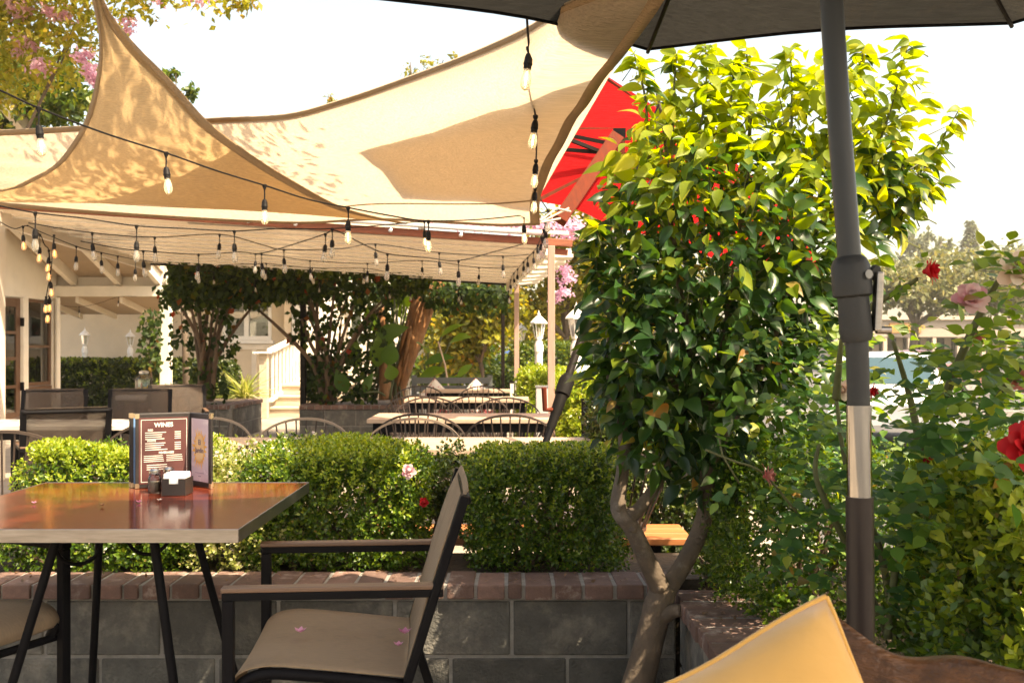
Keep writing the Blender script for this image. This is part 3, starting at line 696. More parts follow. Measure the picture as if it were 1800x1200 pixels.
MB().bar(P(1088, 243, 6.42), P(1088, 228, 6.42), .076, .076, V((0, 1, 0))).build('cap', m_darkmetal, ru)
YM = 4.55
b0 = P(960, 775, YM); b1 = P(1030, 570, YM + .25); d = (b1 - b0).normalized(); bf = b0 - d * (b0.z / d.z)
mt = b1 + d * 1.35
ms = thing('umbrella_mast', bf, 'leaning black metal umbrella mast with a crank joint by the front patio post', 'umbrella mast')
autosmooth(MB().tube([b0 + d * .32, mt], 0.019, 14).build('upper_tube', m_darkpost, ms))
autosmooth(MB().tube([bf, b0 + d * .03, b0 + d * .1], [0.016, .016, .018], 14).build('lower_tube', m_darkmetal, ms))
autosmooth(MB().lathe([(0.018, .08), (0.022, .10), (0.022, .15), (.027, .17), (0.028, .25), (.036, .255), (.037, .32), (.032, .345), (.02, .36)], b0 - d * .02, 14, d).build('crank_housing', m_rubber, ms))
MB().tube([b0 + d * .16, b0 + d * .16 + V((-.055, -.03, 0.0)), b0 + d * .16 + V((-.06, -.04, .1))], 0.012, 8).build('crank_handle', m_timber, ms)
MB().lathe([(0.3, 0), (0.3, .05), (0.05, .08)], (bf.x, bf.y, 0), 20).build('base', m_rubber, ms)

# ================================================================ NEAR TABLE
m_tabletop = mat('red_brown_laminate', (0.115, 0.019, 0.009), 0.14, spec=0.24, var=0.28, scale=3, stretch=(0.5, 5, 1), coat=0.0, stain=(0.17, 0.038, 0.014), stain_scale=6, stain_lo=.5, stain_hi=.7)
TX0, TX1, TY0, TY1 = -1.587, -0.690, 2.585, 3.485
tb = thing('cafe_table', ((TX0 + TX1) / 2, (TY0 + TY1) / 2, 0), 'square red brown cafe table with a steel edge holding the menus', 'table')
MB().span((TX0 + .004, TY0 + .004, .72), (TX1 - .004, TY1 - .004, .75)).build('table_top', m_tabletop, tb)
for a, b in (((TX0, TY0, .716), (TX1, TY0 + .0035, .7512)), ((TX0, TY1 - .0035, .716), (TX1, TY1, .7512)), ((TX0, TY0 + .0036, .716), (TX0 + .0035, TY1 - .0036, .7512)), ((TX1 - .0035, TY0 + .0036, .716), (TX1, TY1 - .0036, .7512))):
    MB().span(a, b).build('edge_band', m_steel, tb, bevel=.0012, seg=1)
legs = [((-1.237, 2.80), (-1.425, 2.72)), ((-.983, 2.80), (-.855, 2.72)), ((-1.304, 3.25), (-1.372, 3.33)), ((-1.03, 3.25), (-.86, 3.33))]
for (a, b) in legs:
    autosmooth(MB().tube([(a[0], a[1], .714), (a[0] + (b[0] - a[0]) * .5, a[1] + (b[1] - a[1]) * .5, .357), (b[0], b[1], 0)], 0.0125, 10).build('leg', m_darkmetal, tb))
fr = [V((a[0], a[1], .700)) for a, _ in legs]
MB().bar(fr[0], fr[1], .03, .02).bar(fr[2], fr[3], .03, .02).bar(fr[0], fr[2], .03, .016).bar(fr[1], fr[3], .03, .016).build('under_frame', m_darkmetal, tb)
for c in ((-1.262, 2.98, .635), (-1.10, 3.1, .64)):
    MB().tube([V(c) + V((.056 * math.cos(t), .02 * math.cos(t), .056 * math.sin(t))) for t in np.linspace(0, 2 * math.pi, 25)], 0.006, 6).build('scroll_ring', m_darkmetal, tb)
# ================================================================ MENUS
m_folder = mat('menu_leatherette', (0.022, 0.018, 0.017), 0.45, var=0.15, scale=40, bump=.15, bscale=300)
m_winepage = mat('wine_page', (0.105, 0.042, 0.040), 0.25, coat=.5, var=.2, scale=6)
m_sunpage = mat('sun_page', (0.60, 0.50, 0.55), 0.25, coat=.5, var=.06)
m_orange = mat('sun_orange', (0.75, 0.38, 0.05), 0.3, coat=.4, var=.12, scale=30)
m_sundisc = mat('sun_disc', (0.68, 0.45, 0.22), 0.3, coat=.4, var=.06)
m_print = mat('print_cream', (0.74, 0.68, 0.62), 0.4, var=.02)
m_navy = mat('print_navy', (0.10, 0.085, 0.16), 0.4, var=.02)
m_blue = mat('blue_sheet', (0.13, 0.26, 0.46), 0.35, var=.1)
m_brass = mat('brass_corner', (0.60, 0.46, 0.30), 0.3, metal=.8)
ZT = 0.7515
def text(body, M, size, m, parent, name='lettering', align='CENTER', bold=0.0):
    cu = bpy.data.curves.new(name, 'FONT'); cu.body = body; cu.size = size; cu.align_x = align; cu.align_y = 'CENTER'; cu.offset = bold; cu.extrude = 0.0002; cu.materials.append(m)
    tmp = link(bpy.data.objects.new(name + '_curve', cu)); bpy.context.view_layer.update()
    me = bpy.data.meshes.new_from_object(tmp.evaluated_get(bpy.context.evaluated_depsgraph_get())); bpy.data.objects.remove(tmp)
    o = link(bpy.data.objects.new(name, me)); o.parent = parent; org = ORG[parent.name]
    o.matrix_basis = Matrix.Translation(-org) @ M; return o
def plane_frame(o, a, n): # matrix from (along, up, normal)
    u = n.cross(a).normalized()
    m = Matrix((a, u, n)).transposed().to_4x4(); m.translation = o; return m
def panel(o, a, w, h, th, m, parent, name, n, off=0.0, x0=0.0, z0=0.0, bevel=0):
    up = V((0, 0, 1)); mid = o + a * (x0 + w / 2) + up * (z0 + h / 2) + n * (off + th / 2)
    return MB().box(mid, (w, th, h), Matrix((a, -n, up)).transposed()).build(name, m, parent, bevel=bevel, seg=1)
def menu(fold, left, right, label, blank=False, tall=.24):
    fold, left, right = V((*fold, ZT)), V((*left, ZT)), V((*right, ZT))
    t = thing('menu', fold, label, 'menu', 'menus standing on the near table')
    out = []
    for e, s in ((left, -1), (right, 1)):
        a = (e - fold).normalized(); n = V((a.y, -a.x, 0)) * (1 if s > 0 else -1)   # faces the camera side
        if n.y > 0: n = -n
        w = (e - fold).length
        pn = panel(fold, a, w, tall, .004, m_folder, t, 'cover', n, bevel=.001)
        for x, z in ((w - .012, tall - .014), (w - .012, .0)):
            panel(fold, a, .013, .015, .006, m_brass, pn, 'corner_guard', n, off=-.001, x0=x, z0=z)
        out.append((fold, a, w, n, pn))
    return t, out
t3, pn3 = menu((-1.090, 3.455), (-1.262, 3.375), (-.985, 3.375), 'rearmost black menu, only its left edge and blue sheet showing')
panel(pn3[0][0], pn3[0][1], pn3[0][2] - .02, .215, .001, m_blue, pn3[0][4], 'sheet', pn3[0][3], off=.0045, x0=.012, z0=.012)
t2, pn2 = menu((-1.083, 3.44), (-1.248, 3.352), (-.983, 3.36), 'middle black menu folded behind the wine list, blue sheet at its edge')
panel(pn2[0][0], pn2[0][1], pn2[0][2] - .02, .215, .001, m_blue, pn2[0][4], 'sheet', pn2[0][3], off=.0045, x0=.012, z0=.012)
t1, pn1 = menu((-1.075, 3.425), (-1.224, 3.326), (-.974, 3.325), 'open menu showing the wine list page and the orange sun page')
f, a, w, n, pn = pn1[0]
sh = panel(f, a, w - .02, .216, .001, m_winepage, pn, 'wine_page', n, off=.0042, x0=.010, z0=.012)
ar = -a                                       # reading direction on the left page
nn = n
def on_left(x, z, off=.0056): return plane_frame(f + ar * 0 + a * (w - x) + V((0, 0, z)) + n * off, ar, nn)
def bars(pts, parent, f, a_, n, m):
    mb = MB()
    for x0, x1, z, hh in pts:
        c = f + a_ * ((x0 + x1) / 2) + V((0, 0, z)) + n * .0056
        mb.box(c, (abs(x1 - x0), .0004, hh), Matrix((a_, -n, V((0, 0, 1)))).transposed())
    o = mb.build('fine_print', m, parent); tag(o, kind='stuff'); return o
W_ = w
text('WINES', on_left(W_ * .5, .203), .020, m_print, pn, bold=.0006)
for s, x, z, sz in (('RED', .042, .187, .009), ('WHITE', .045, .152, .009), ('BEVERAGES', W_ * .52, .112, .0095)):
    text(s, on_left(x + .005, z), sz, m_print, pn, bold=.0004)
L_ = []
def xx(x): return W_ - x
for z in (.179, .172, .165, .158): L_ += [(xx(.030), xx(.030 + rnd.uniform(.05, .068)), z, .0026), (xx(.125), xx(.145), z, .0028)]
for z in (.144, .137, .130, .123): L_ += [(xx(.030), xx(.030 + rnd.uniform(.045, .075)), z, .0026), (xx(.125), xx(.145), z, .0028)]
for z in (.103, .097, .091, .085): L_ += [(xx(.026), xx(.026 + rnd.uniform(.06, .066)), z, .002), (xx(.098), xx(.098 + rnd.uniform(.05, .054)), z, .002)]
for z in (.073, .066, .059): L_ += [(xx(.035), xx(.1), z, .0022)]
bars(L_, pn, f, a, n, m_print)
BD = [(xx(.017), xx(W_ - .014), .221, .0016), (xx(.017), xx(W_ - .014), .019, .0016), (xx(.0168), xx(.0184), .120, .200), (xx(W_ - .0154), xx(W_ - .0138), .120, .200)]
o = bars(BD, pn, f, a, n, m_print); o.name = 'page_border'
f, a, w, n, pn = pn1[1]
panel(f, a, w - .032, .206, .001, m_sunpage, pn, 'sun_page', n, off=.0042, x0=.016, z0=.017)
cx, cz = w * .5, .125
mb = MB(); vs_ = []
for k in range(44):
    t = 2 * math.pi * k / 44; rr_ = (.040 if k % 2 == 0 else rnd.uniform(.054, .074))
    vs_.append(f + a * (cx + .78 * rr_ * math.cos(t)) + V((0, 0, cz + 1.1 * rr_ * math.sin(t))) + n * .0056)
ctr = f + a * cx + V((0, 0, cz)) + n * .0056
mb.add([ctr] + vs_, [(0, 1 + k, 1 + (k + 1) % 44) for k in range(44)]); mb.build('sun_emblem', m_orange, pn, fix=False)
vs_ = [f + a * (cx + .030 * math.cos(t)) + V((0, 0, cz + .044 * math.sin(t))) + n * .0060 for t in np.linspace(0, 2 * math.pi, 28, endpoint=False)]
MB().add([ctr + n * .0004] + vs_, [(0, 1 + k, 1 + (k + 1) % 28) for k in range(28)]).build('sun_disc', m_sundisc, pn, fix=False)
fr_ = lambda x, z: plane_frame(f + a * x + V((0, 0, z)) + n * .0065, a, n)
text('El', fr_(cx, .145), .024, m_navy, pn, bold=.0003); text('Jardin', fr_(cx, .119), .0235, m_navy, pn, bold=.0003)
bars([(cx - .022, cx + .022, .103, .0014), (cx - .02, cx + .02, .096, .0014), (cx - .03, cx + .03, .045, .001), (cx - .008, cx + .008, .034, .0018)], pn, f, a, n, m_navy)
# shaker
shk = thing('pepper_shaker', (-1.127, 3.23, ZT), 'glass pepper shaker with a steel lid in front of the wine list', 'shaker')
autosmooth(MB().lathe([(.019, 0), (.021, .004), (.021, .045), (.016, .056)], (-1.127, 3.23, ZT), 10).build('jar', m_clear, shk))
MB().lathe([(.018, .003), (.018, .036)], (-1.127, 3.23, ZT), 10).build('pepper', mat('pepper', (.20, .15, .11), .9, var=.6, scale=300), shk)
autosmooth(MB().lathe([(.017, .056), (.018, .060), (.017, .070), (.010, .076)], (-1.127, 3.23, ZT), 14).build('lid', m_chrome, shk))
sal = thing('salt_shaker', (-1.098, 3.27, ZT), 'glass salt shaker half hidden behind the sugar caddy', 'shaker')
autosmooth(MB().lathe([(.019, 0), (.021, .004), (.021, .045), (.016, .056)], (-1.098, 3.275, ZT), 10).build('jar', m_clear, sal))
MB().lathe([(.018, .003), (.018, .040)], (-1.098, 3.275, ZT), 10).build('salt', mat('salt', (.8, .78, .75), .9), sal)
autosmooth(MB().lathe([(.017, .056), (.018, .060), (.017, .070), (.010, .076)], (-1.098, 3.275, ZT), 14).build('lid', m_chrome, sal))
cd_ = thing('sugar_caddy', (-1.045, 3.21, ZT), 'black caddy full of white and pink sugar packets beside the shaker', 'caddy')
m_caddy = mat('caddy_plastic', (.022, .016, .015), .3)
x0, x1, y0, y1 = -1.083, -1.010, 3.165, 3.245
for a, b in (((x0, y0, ZT), (x0 + .022, y0 + .004, ZT + .052)), ((x1 - .022, y0, ZT), (x1, y0 + .004, ZT + .052)), ((x0 + .022, y0, ZT), (x1 - .022, y0 + .004, ZT + .036)), ((x0, y1 - .004, ZT), (x1, y1, ZT + .052)), ((x0, y0 + .0041, ZT), (x0 + .004, y1 - .0041, ZT + .052)), ((x1 - .004, y0 + .0041, ZT), (x1, y1 - .0041, ZT + .052)), ((x0 + .0041, y0 + .0041, ZT), (x1 - .0041, y1 - .0041, ZT + .004))):
    MB().span(a, b).build('side_plate' if b[2] > ZT + .01 else 'floor_plate', m_caddy, cd_)
m_pk = mat('white_packet', (.82, .80, .78), .5); m_pink = mat('pink_packet', (.80, .40, .55), .5)
for k in range(13):
    y = y0 + .008 + k * .0052
    MB().box(((x0 + x1) / 2 + rnd.uniform(-.002, .002), y, ZT + .034 + rnd.uniform(0, .006)), (.062, .0035, .058), Matrix.Rotation(rnd.uniform(-.05, .05), 3, 'Y') @ Matrix.Rotation(rnd.uniform(-.1, .1), 3, 'X')).build('sugar_packet', m_pink if k > 10 else m_pk, cd_)
# fallen blossoms
m_petal = leaf_mat('pink_petal', (.65, .20, .38), (.80, .42, .58), transl=.4, tcol=(1.1, .9, 1))
pt = leaf_tpl(2, .8, .1, -.3)
def blossom(p, lab, s=.014, mm=None, grp='fallen pink blossoms'):
    n_ = 5; dd = np.array([[math.cos(i * 1.257 + .3), math.sin(i * 1.257 + .3), .35] for i in range(n_)]); pos = np.tile(np.array(p), (n_, 1))
    Wv, Qv = cloud(pt, pos, dd, np.tile([0, .01, 1.0], (n_, 1)), np.full(n_, s))
    tag(mesh_np('fallen_blossom', Wv, Qv, mm or m_petal), lab, 'blossom', grp)

# ================================================================ SLING CHAIRS
m_sling = mat('sling_fabric', (0.30, 0.215, 0.14), 0.85, var=.16, scale=45, stretch=(1, 5, 1), bump=.5, bscale=420, stain=(.23, .16, .10), stain_scale=4)
m_armtop = mat('wood_look_arm', (0.15, 0.085, 0.055), 0.45, var=.2, scale=6, stretch=(.5, 6, 6))
m_slingdark = mat('sling_fabric_grey', (0.07, 0.050, 0.038), 0.85, var=.12, bump=.3, bscale=400)
def sling_chair(label, group, sling, arms=True, armmat=None):
    t = thing('sling_chair', (0, 0, 0), label, 'chair', group)
    W = .275
    for s in (-1, 1):
        y = s * W
        f = MB().span((.225, y - .0145, 0), (.252, y + .0145, .620)).build('front_leg', m_darkmetal, t, bevel=.004)
        if arms:
            MB().span((-.262, y - .0165, .6205), (.252, y + .0165, .6390)).build('arm_rail', m_darkmetal, t, bevel=.003)
            MB().span((-.262, y - .0185, .6395), (.254, y + .0185, .651)).build('arm_top', armmat or m_armtop, t, bevel=.003)
        pts = [(-.135, y, .30), (-.178, y, .42), (-.24, y, .63), (-.314, y, .858)]
        MB().bar(pts[1], pts[3], .022, .042, V((0, 1, 0))).build('back_post', m_darkmetal, t, bevel=.005)
        MB().bar((-.172, y, .41), (-.30, y, .0), .024, .03, V((0, 1, 0))).build('rear_leg', m_darkmetal, t, bevel=.004)
        sr = smooth_path([(.205, y * .93, .365), (.222, y * .93, .405), (.165, y * .93, .438), (.05, y * .93, .432), (-.175, y * .93, .405)], 5)
        MB().tube(sr, .0145, 8).build('seat_rail', m_darkmetal, t, smooth=True)
    MB().tube([(.21, -W, .36), (.21, W, .36)], .012, 8).build('stretcher', m_darkmetal, t)
    MB().tube([(-.17, -W, .33), (-.17, W, .33)], .012, 8).build('stretcher', m_darkmetal, t)
    prof = smooth_path([(.232, 0, .398), (.236, 0, .425), (.205, 0, .452), (.14, 0, .462), (.03, 0, .452), (-.09, 0, .438), (-.185, 0, .428)], 4)
    rr = [[V((q.x, y, q.z - .010 * (1 - (abs(y) / .262) ** 2))) for y in np.linspace(-.262, .262, 15)] for q in prof]
    MB().grid(rr).build('seat_sling', sling, t, smooth=True, solid=.004)
    prof = smooth_path([(-.170, 0, .43), (-.205, 0, .55), (-.243, 0, .68), (-.280, 0, .79), (-.312, 0, .858), (-.322, 0, .868)], 4)
    rr = [[V((q.x - .004 * (1 - (y / .262) ** 2), y, q.z)) for y in np.linspace(-.262, .262, 11)] for q in prof]
    MB().grid(rr).build('back_sling', sling, t, smooth=True, solid=.004)
    MB().tube([(-.318, -W, .845), (-.318, W, .845)], .011, 8).build('back_rail', m_darkmetal, t)
    return t
def place(t, x, y, rz, z=0): t.location = (x, y, z); t.rotation_euler = (0, 0, rz); ORG[t.name] = V((x, y, z)); return t
c1 = sling_chair('beige sling armchair with black frame drawn up at the right of the near table', 'sling chairs at the near table', m_sling)
c2 = copy_tree(c1); c2['label'] = 'beige sling chair at the left of the near table, only its seat showing'
place(c1, -.446, 2.685, R(184.5)); place(c2, -1.645, 2.85, R(-25))
_n = m_slingdark.node_tree; _t = _n.nodes.new('ShaderNodeBsdfTransparent'); _m = _n.nodes.new('ShaderNodeMixShader'); _m.inputs[0].default_value = .30   # open mesh weave
_n.links.new(_n.nodes['Principled BSDF'].outputs[0], _m.inputs[1]); _n.links.new(_t.outputs[0], _m.inputs[2]); _n.links.new(_m.outputs[0], _n.nodes['Material Output'].inputs[0])
cg = sling_chair('grey brown sling chair turned away, nearest to the hedge at the left', 'grey sling chairs beyond the hedge', m_slingdark)
place(cg, -2.66, 6.05, R(120)); cg.scale = (.82, .82, 1)
for x, y, a, lab in ((-3.70, 8.2, -74, 'grey brown sling chair facing the white table, beside the door'), (-3.05, 8.3, -78, 'grey brown sling chair right in front of the drink dispenser'), (-3.0, 9.2, -70, 'grey brown sling chair in shadow behind the other two')):
    c = copy_tree(cg); c['label'] = lab; place(c, x, y, R(a)); c.scale = (.86, .86, 1)
blossom((-.55, 2.66, .470), 'pink blossom fallen on the beige sling seat', .020)
blossom((-.285, 2.72, .450), 'crumpled pink blossom at the back of the beige sling seat', .022)
blossom((-.291, 2.62, .447), 'second pink blossom at the back of the beige sling seat', .016)
for x, y, lab, c in ((-1.40, 3.0, 'small pink blossom on the table left of the menus', None), (-1.50, 2.68, 'pale petal near the front edge of the table', None), (-1.10, 3.02, 'dark petal on the table in front of the pepper shaker', None), (-1.05, 3.05, 'white petal on the table in front of the sugar caddy', m_print), (-1.18, 2.95, 'tiny dark petal in the middle of the table', m_litter)):
    blossom((x, y, ZT + .001), lab, .011, c)
# ================================================================ MIDDLE DISTANCE: TABLES AND HOOP CHAIRS
m_hoop = mat('hoop_metal_brown', (0.045, 0.031, 0.025), 0.42, metal=.2, var=.2)
m_hooplit = mat('hoop_metal_lit', (0.27, 0.20, 0.145), 0.5, var=.15)  # paler copy of the hoop metal, painting sunlight on the rails
m_redseat = mat('red_seat_cushion', (0.40, 0.012, 0.018), .8, var=.1)
def hoop_chair(label, railmat, cushion=False):
    t = thing('hoop_chair', (0, 0, 0), label, 'chair', 'metal hoop back chairs at the patio tables')
    # sits at origin facing +y; hoop at -y
    MB().lathe([(.20, .425), (.225, .43), (.225, .445), (.20, .45)], (0, 0, 0), 20).build('seat', m_hoop, t)
    if cushion: autosmooth(MB().lathe([(.18, .451), (.205, .465), (.205, .48), (.17, .492)], (0, 0, 0), 20).build('cushion', m_redseat, t))
    for sx in (-1, 1):
        for sy in (-1, 1):
            MB().tube([(sx * .15, sy * .14, .43), (sx * .21, sy * .21, 0)], .012, 6).build('leg', m_hoop, t)
    def hp(u):   # u in 0..1 along the hoop
        a = math.pi * u; return V((-.285 * math.cos(a), -.235 + .20 * (1 - math.sin(a) ** .7) - .02, .60 + .205 * math.sin(a) ** .85))
    pts = [hp(i / 28) for i in range(29)]
    rr = []
    for p in pts: rr.append([p + V((0, -.010, -.007)), p + V((0, -.010, .007)), p + V((0, .010, .007)), p + V((0, .010, -.007)), p + V((0, -.010, -.007))])
    MB().grid(rr).build('back_hoop', railmat, t, smooth=False)
    for i in range(15):
        u = .04 + .92 * i / 14; p = hp(u); a = math.pi * (.10 + .80 * i / 14)
        q = V((-.215 * math.cos(a), -.215 * math.sin(a), .44))
        MB().tube([q, p], .0048, 5, cap=False).build('spindle', m_hoop, t)
    for sx in (-1, 1):
        MB().tube([(sx * .285, .0, .60), (sx * .28, .12, .585), (sx * .2, .1, .44)], .010, 6).build('arm', m_hoop, t)
    return t
hcA = hoop_chair('', m_hooplit); hcB = hoop_chair('', m_hoop); hcC = hoop_chair('', m_hoop, True)
used = set()
def put_hoop(proto, px, Y, rz, label):
    if proto.name in used: t = copy_tree(proto)
    else: used.add(proto.name); t = proto
    t['label'] = label; place(t, (px - 900) * Y / FPX, Y, R(rz)); return t
# rz: 180 turns the hoop to the far side (facing the camera)
put_hoop(hcA, 522, 5.55, 180, 'pale hoop chair behind the first long table, left of centre by the planter')
put_hoop(hcA, 722, 5.55, 180, 'pale hoop chair behind the first long table, below the cushions')
put_hoop(hcA, 345, 5.6, 180, 'pale hoop chair behind the menus, only its right end showing')
put_hoop(hcB, 742, 6.45, 0, 'dark hoop chair with its back to us before the second table, behind the pale chair')
put_hoop(hcB, 897, 6.35, 0, 'dark hoop chair with its back to us, nearest to the leaning mast')
put_hoop(hcC, 750, 8.0, 180, 'red cushioned hoop chair on the far side of the second table, planter end')
put_hoop(hcC, 890, 7.9, 180, 'red cushioned hoop chair on the far side of the second table, post end')
put_hoop(hcB, 735, 8.75, 0, 'dark hoop chair before the third table, nearest to the planter')
put_hoop(hcB, 838, 8.75, 0, 'dark hoop chair before the third table, nearest to the metal box')
put_hoop(hcB, 735, 10.4, 180, 'dark hoop chair in front of the left cushion on the slatted bench')
put_hoop(hcB, 848, 10.4, 180, 'dark hoop chair in front of the right cushion on the slatted bench')
put_hoop(hcB, 470, 4.42, 0, 'dark hoop chair close behind the flowering shrub, only its top showing')
put_hoop(hcB, 1045, 4.42, 0, 'dark hoop chair close behind the right hedge, beside the tree trunk')
put_hoop(hcB, 14, 5.15, 20, 'dark hoop chair at the far left beside the white table')
put_hoop(hcB, 238, 5.3, 170, 'dark hoop chair half hidden behind the black menus')
def dining(label, x0, x1, y0, y1, m, z=.75, th=.028):
    t = thing('dining_table', ((x0 + x1) / 2, (y0 + y1) / 2, 0), label, 'table', 'patio tables beyond the hedge')
    n = max(1, int((y1 - y0) / .15))
    for k in range(n):
        a = y0 + (y1 - y0) * k / n; b = y0 + (y1 - y0) * (k + 1) / n
        MB().span((x0, a + .0015, z - th), (x1, b - .0015, z)).build('plank', m, t, bevel=.003, seg=1)
    for x in (x0 + .06, x1 - .06):
        for y in (y0 + .06, y1 - .06): MB().span((x - .025, y - .025, 0), (x + .025, y + .025, z - th - .001)).build('leg', m_darkmetal, t)
    MB().span((x0 + .04, y0 + .04, z - th - .06), (x1 - .04, y0 + .06, z - th - .001)).build('apron', m_darkmetal, t)
    MB().span((x0 + .04, y1 - .06, z - th - .06), (x1 - .04, y1 - .04, z - th - .001)).build('apron', m_darkmetal, t)
    return t
dining('long pale wood table just behind the hedge', -1.55, .44, 4.62, 5.24, m_paletop)
dining('second pale patio table, behind the leaning mast', -.93, .29, 6.55, 7.15, m_paletop)
dining('third pale patio table, just before the metal box', -.95, .15, 9.0, 9.55, m_paletop)
dining('pale patio table right in front of the cushions', -.95, -.02, 10.9, 11.3, m_paletop)
dining('white table at the left, in front of the grey sling chairs', -3.5, -2.28, 6.0, 6.55, m_whitetop)
# low terracotta bench behind the hedge
lb = thing('low_bench', (.3, 4.2, 0), 'low orange brown wooden bench behind the hedge, beside the tree trunk', 'bench')
m_orangewood = mat('orange_wood', (0.40, 0.15, 0.055), .5, var=.2, scale=6, stretch=(.6, 6, 6))
for k in range(3): MB().span((-.62, 4.18 + k * .115, .40), (.74, 4.29 + k * .115, .43)).build('plank', m_orangewood, lb, bevel=.004, seg=1)
for x in (-.55, .58): MB().span((x - .03, 4.20, 0), (x + .03, 4.47, .399)).build('leg', m_darkmetal, lb)
# slatted bench with cushions
sb = thing('slatted_bench', (-.7, 11.9, 0), 'dark grey slatted garden bench with two patterned cushions', 'bench')
for k in range(4): MB().span((-1.15, 11.98, .50 + k * .095), (-.26, 12.01, .57 + k * .095)).build('back_slat', m_grayfence, sb)
for k in range(4): MB().span((-1.15, 11.5 + k * .11, .42), (-.26, 11.59 + k * .11, .445)).build('seat_slat', m_grayfence, sb)
for x in (-1.15, -.26):
    MB().span((x - .03, 12.012, 0), (x + .03, 12.06, .88)).build('bench_post', m_grayfence, sb); MB().span((x - .03, 11.5, 0), (x + .03, 11.55, .418)).build('bench_post', m_grayfence, sb)
    MB().span((x - .03, 11.5, .62), (x + .03, 12.01, .65)).build('armrest', m_grayfence, sb)
m_patt = mat('patterned_cushion', (.62, .58, .54), .9, var=.05, stain=(.35, .05, .06), stain_scale=14, stain_lo=.53, stain_hi=.56)
def cushion_mesh(o, e1, e2, n, size, puff, N=18):
    rr = []
    for side in (1, -1):
        rows = []
        for j in range(N + 1):
            row = []
            for i in range(N + 1):
                u, v = i / N, j / N; s = 2 * u - 1; t = 2 * v - 1
                h = puff * ((1 - s ** 4) * (1 - t ** 4)) ** .75
                pin = .06
                uu = u - pin * s * (1 - t * t) * .5 * abs(s); vv = v - pin * t * (1 - s * s) * .5 * abs(t)
                cr = .008 * (abs(s) * abs(t)) ** 10
                uu -= s * cr; vv -= t * cr
                wr = .004 * math.sin(17 * u + 9 * v + 1.3) * math.sin(8 * v - 5 * u) + .003 * math.sin(29 * v + 4 * u)
                e_ = .006 * (math.sin(13 * u + 2) * (abs(t) > .99) + math.sin(11 * v) * (abs(s) > .99))
                row.append(o + (e1 * (uu + e_ * t * 0) + e2 * (vv + e_ * .6)) * size + n * (h + wr * (h / puff)) * side)
            rows.append(row)
        rr.append(rows)
    return rr
def cushion(label, o, e1, e2, size, puff, m, pipemat, group=None):
    n = e1.cross(e2).normalized()
    if n.y > 0: n = -n
    t = thing('cushion', o, label, 'cushion', group)
    rr = cushion_mesh(o, e1, e2, n, size, puff)
    mb = MB(); mb.grid(rr[0]); mb.grid([r_[::-1] for r_ in rr[1]])
    ob = mb.build('cover', m, t, fix=False)
    bm = bmesh.new(); bm.from_mesh(ob.data); bmesh.ops.remove_doubles(bm, verts=bm.verts, dist=1e-5); bmesh.ops.recalc_face_normals(bm, faces=bm.faces); bm.to_mesh(ob.data); bm.free()
    ob.data.polygons.foreach_set('use_smooth', [True] * len(ob.data.polygons))
    A = rr[0]; edge = A[0] + [r_[-1] for r_ in A[1:]] + A[-1][-2::-1] + [r_[0] for r_ in A[-2::-1]]
    MB().tube(edge, size * .009, 6, cap=False).build('piping', pipemat, ob, smooth=True)
    return t
for px, lab in ((764, 'white cushion with red flowers standing on its point, planter end of the bench'), (836, 'white cushion with red flowers standing on its point, post end of the bench')):
    tp_ = P(px, 664, 11.78); cushion(lab, tp_, V((-.68, -.2, -.72)).normalized(), V((.72, -.2, -.66)).normalized(), .42, .07, m_patt, m_patt, 'flowered cushions on the slatted bench')
# console table with drinks
YC = 10.0
ct = thing('console_table', (P(275, 0, YC).x, YC, 0), 'narrow black console table carrying the drink dispenser and glasses', 'table')
x0, x1 = P(222, 0, YC).x, P(328, 0, YC).x; zc = P(0, 694, YC).z
MB().span((x0, YC - .2, zc - .03), (x1, YC + .2, zc)).build('table_top', m_darkmetal, ct)
for x in (x0 + .03, x1 - .03):
    for y in (-.18, .18): MB().span((x - .014, YC + y - .014, 0), (x + .014, YC + y + .014, zc - .031)).build('leg', m_darkmetal, ct)
nk = MB().grid([[V((x0 - .02 + .45 * i / 10, YC - .215 + .25 * j / 6, zc + .004 + .012 * math.sin(i * 1.3) * math.sin(j))) for i in range(11)] for j in range(7)])
nk.add([(x0 - .02, YC - .216, zc + .004), (x0 + .28, YC - .216, zc + .004), (x0 + .26, YC - .22, zc - .045), (x0 - .02, YC - .22, zc - .04)], [(0, 1, 2, 3)])
tag(nk.build('napkin', m_print, None, smooth=True, solid=.003), 'white cloth napkin laid under the drink dispenser', 'napkin')
jx = P(253, 0, YC).x
jg = thing('drink_dispenser', (jx, YC, zc), 'glass drink dispenser with lemons on the black console table', 'dispenser')
autosmooth(MB().lathe([(.075, .014), (.082, .025), (.082, .155), (.06, .18), (.04, .19), (.04, .205)], (jx, YC, zc + .004), 16).build('jar', glass_mat('jar_glass', (.78, .85, .78), 0, .3, .85), jg))
autosmooth(MB().lathe([(.045, .206), (.047, .225), (.02, .235)], (jx, YC, zc + .004), 14).build('lid', m_galv, jg))
for k, (dx, dy, dz) in enumerate(((-.04, -.02, .05), (.03, -.03, .045), (.0, .03, .05), (.045, .02, .07))):
    autosmooth(MB().lathe([(.004, -.027), (.02, -.02), (.027, 0), (.02, .02), (.004, .027)], (jx + dx, YC + dy, zc + dz), 10).build('lemon', mat('lemon', (.75, .42, .04), .5) if 'lemon' not in MATS else MATS['lemon'], jg))
MB().tube([(jx - .01, YC - .08, zc + .035), (jx - .01, YC - .11, zc + .035), (jx - .01, YC - .11, zc + .02)], .009, 8).build('tap', m_chrome, jg)
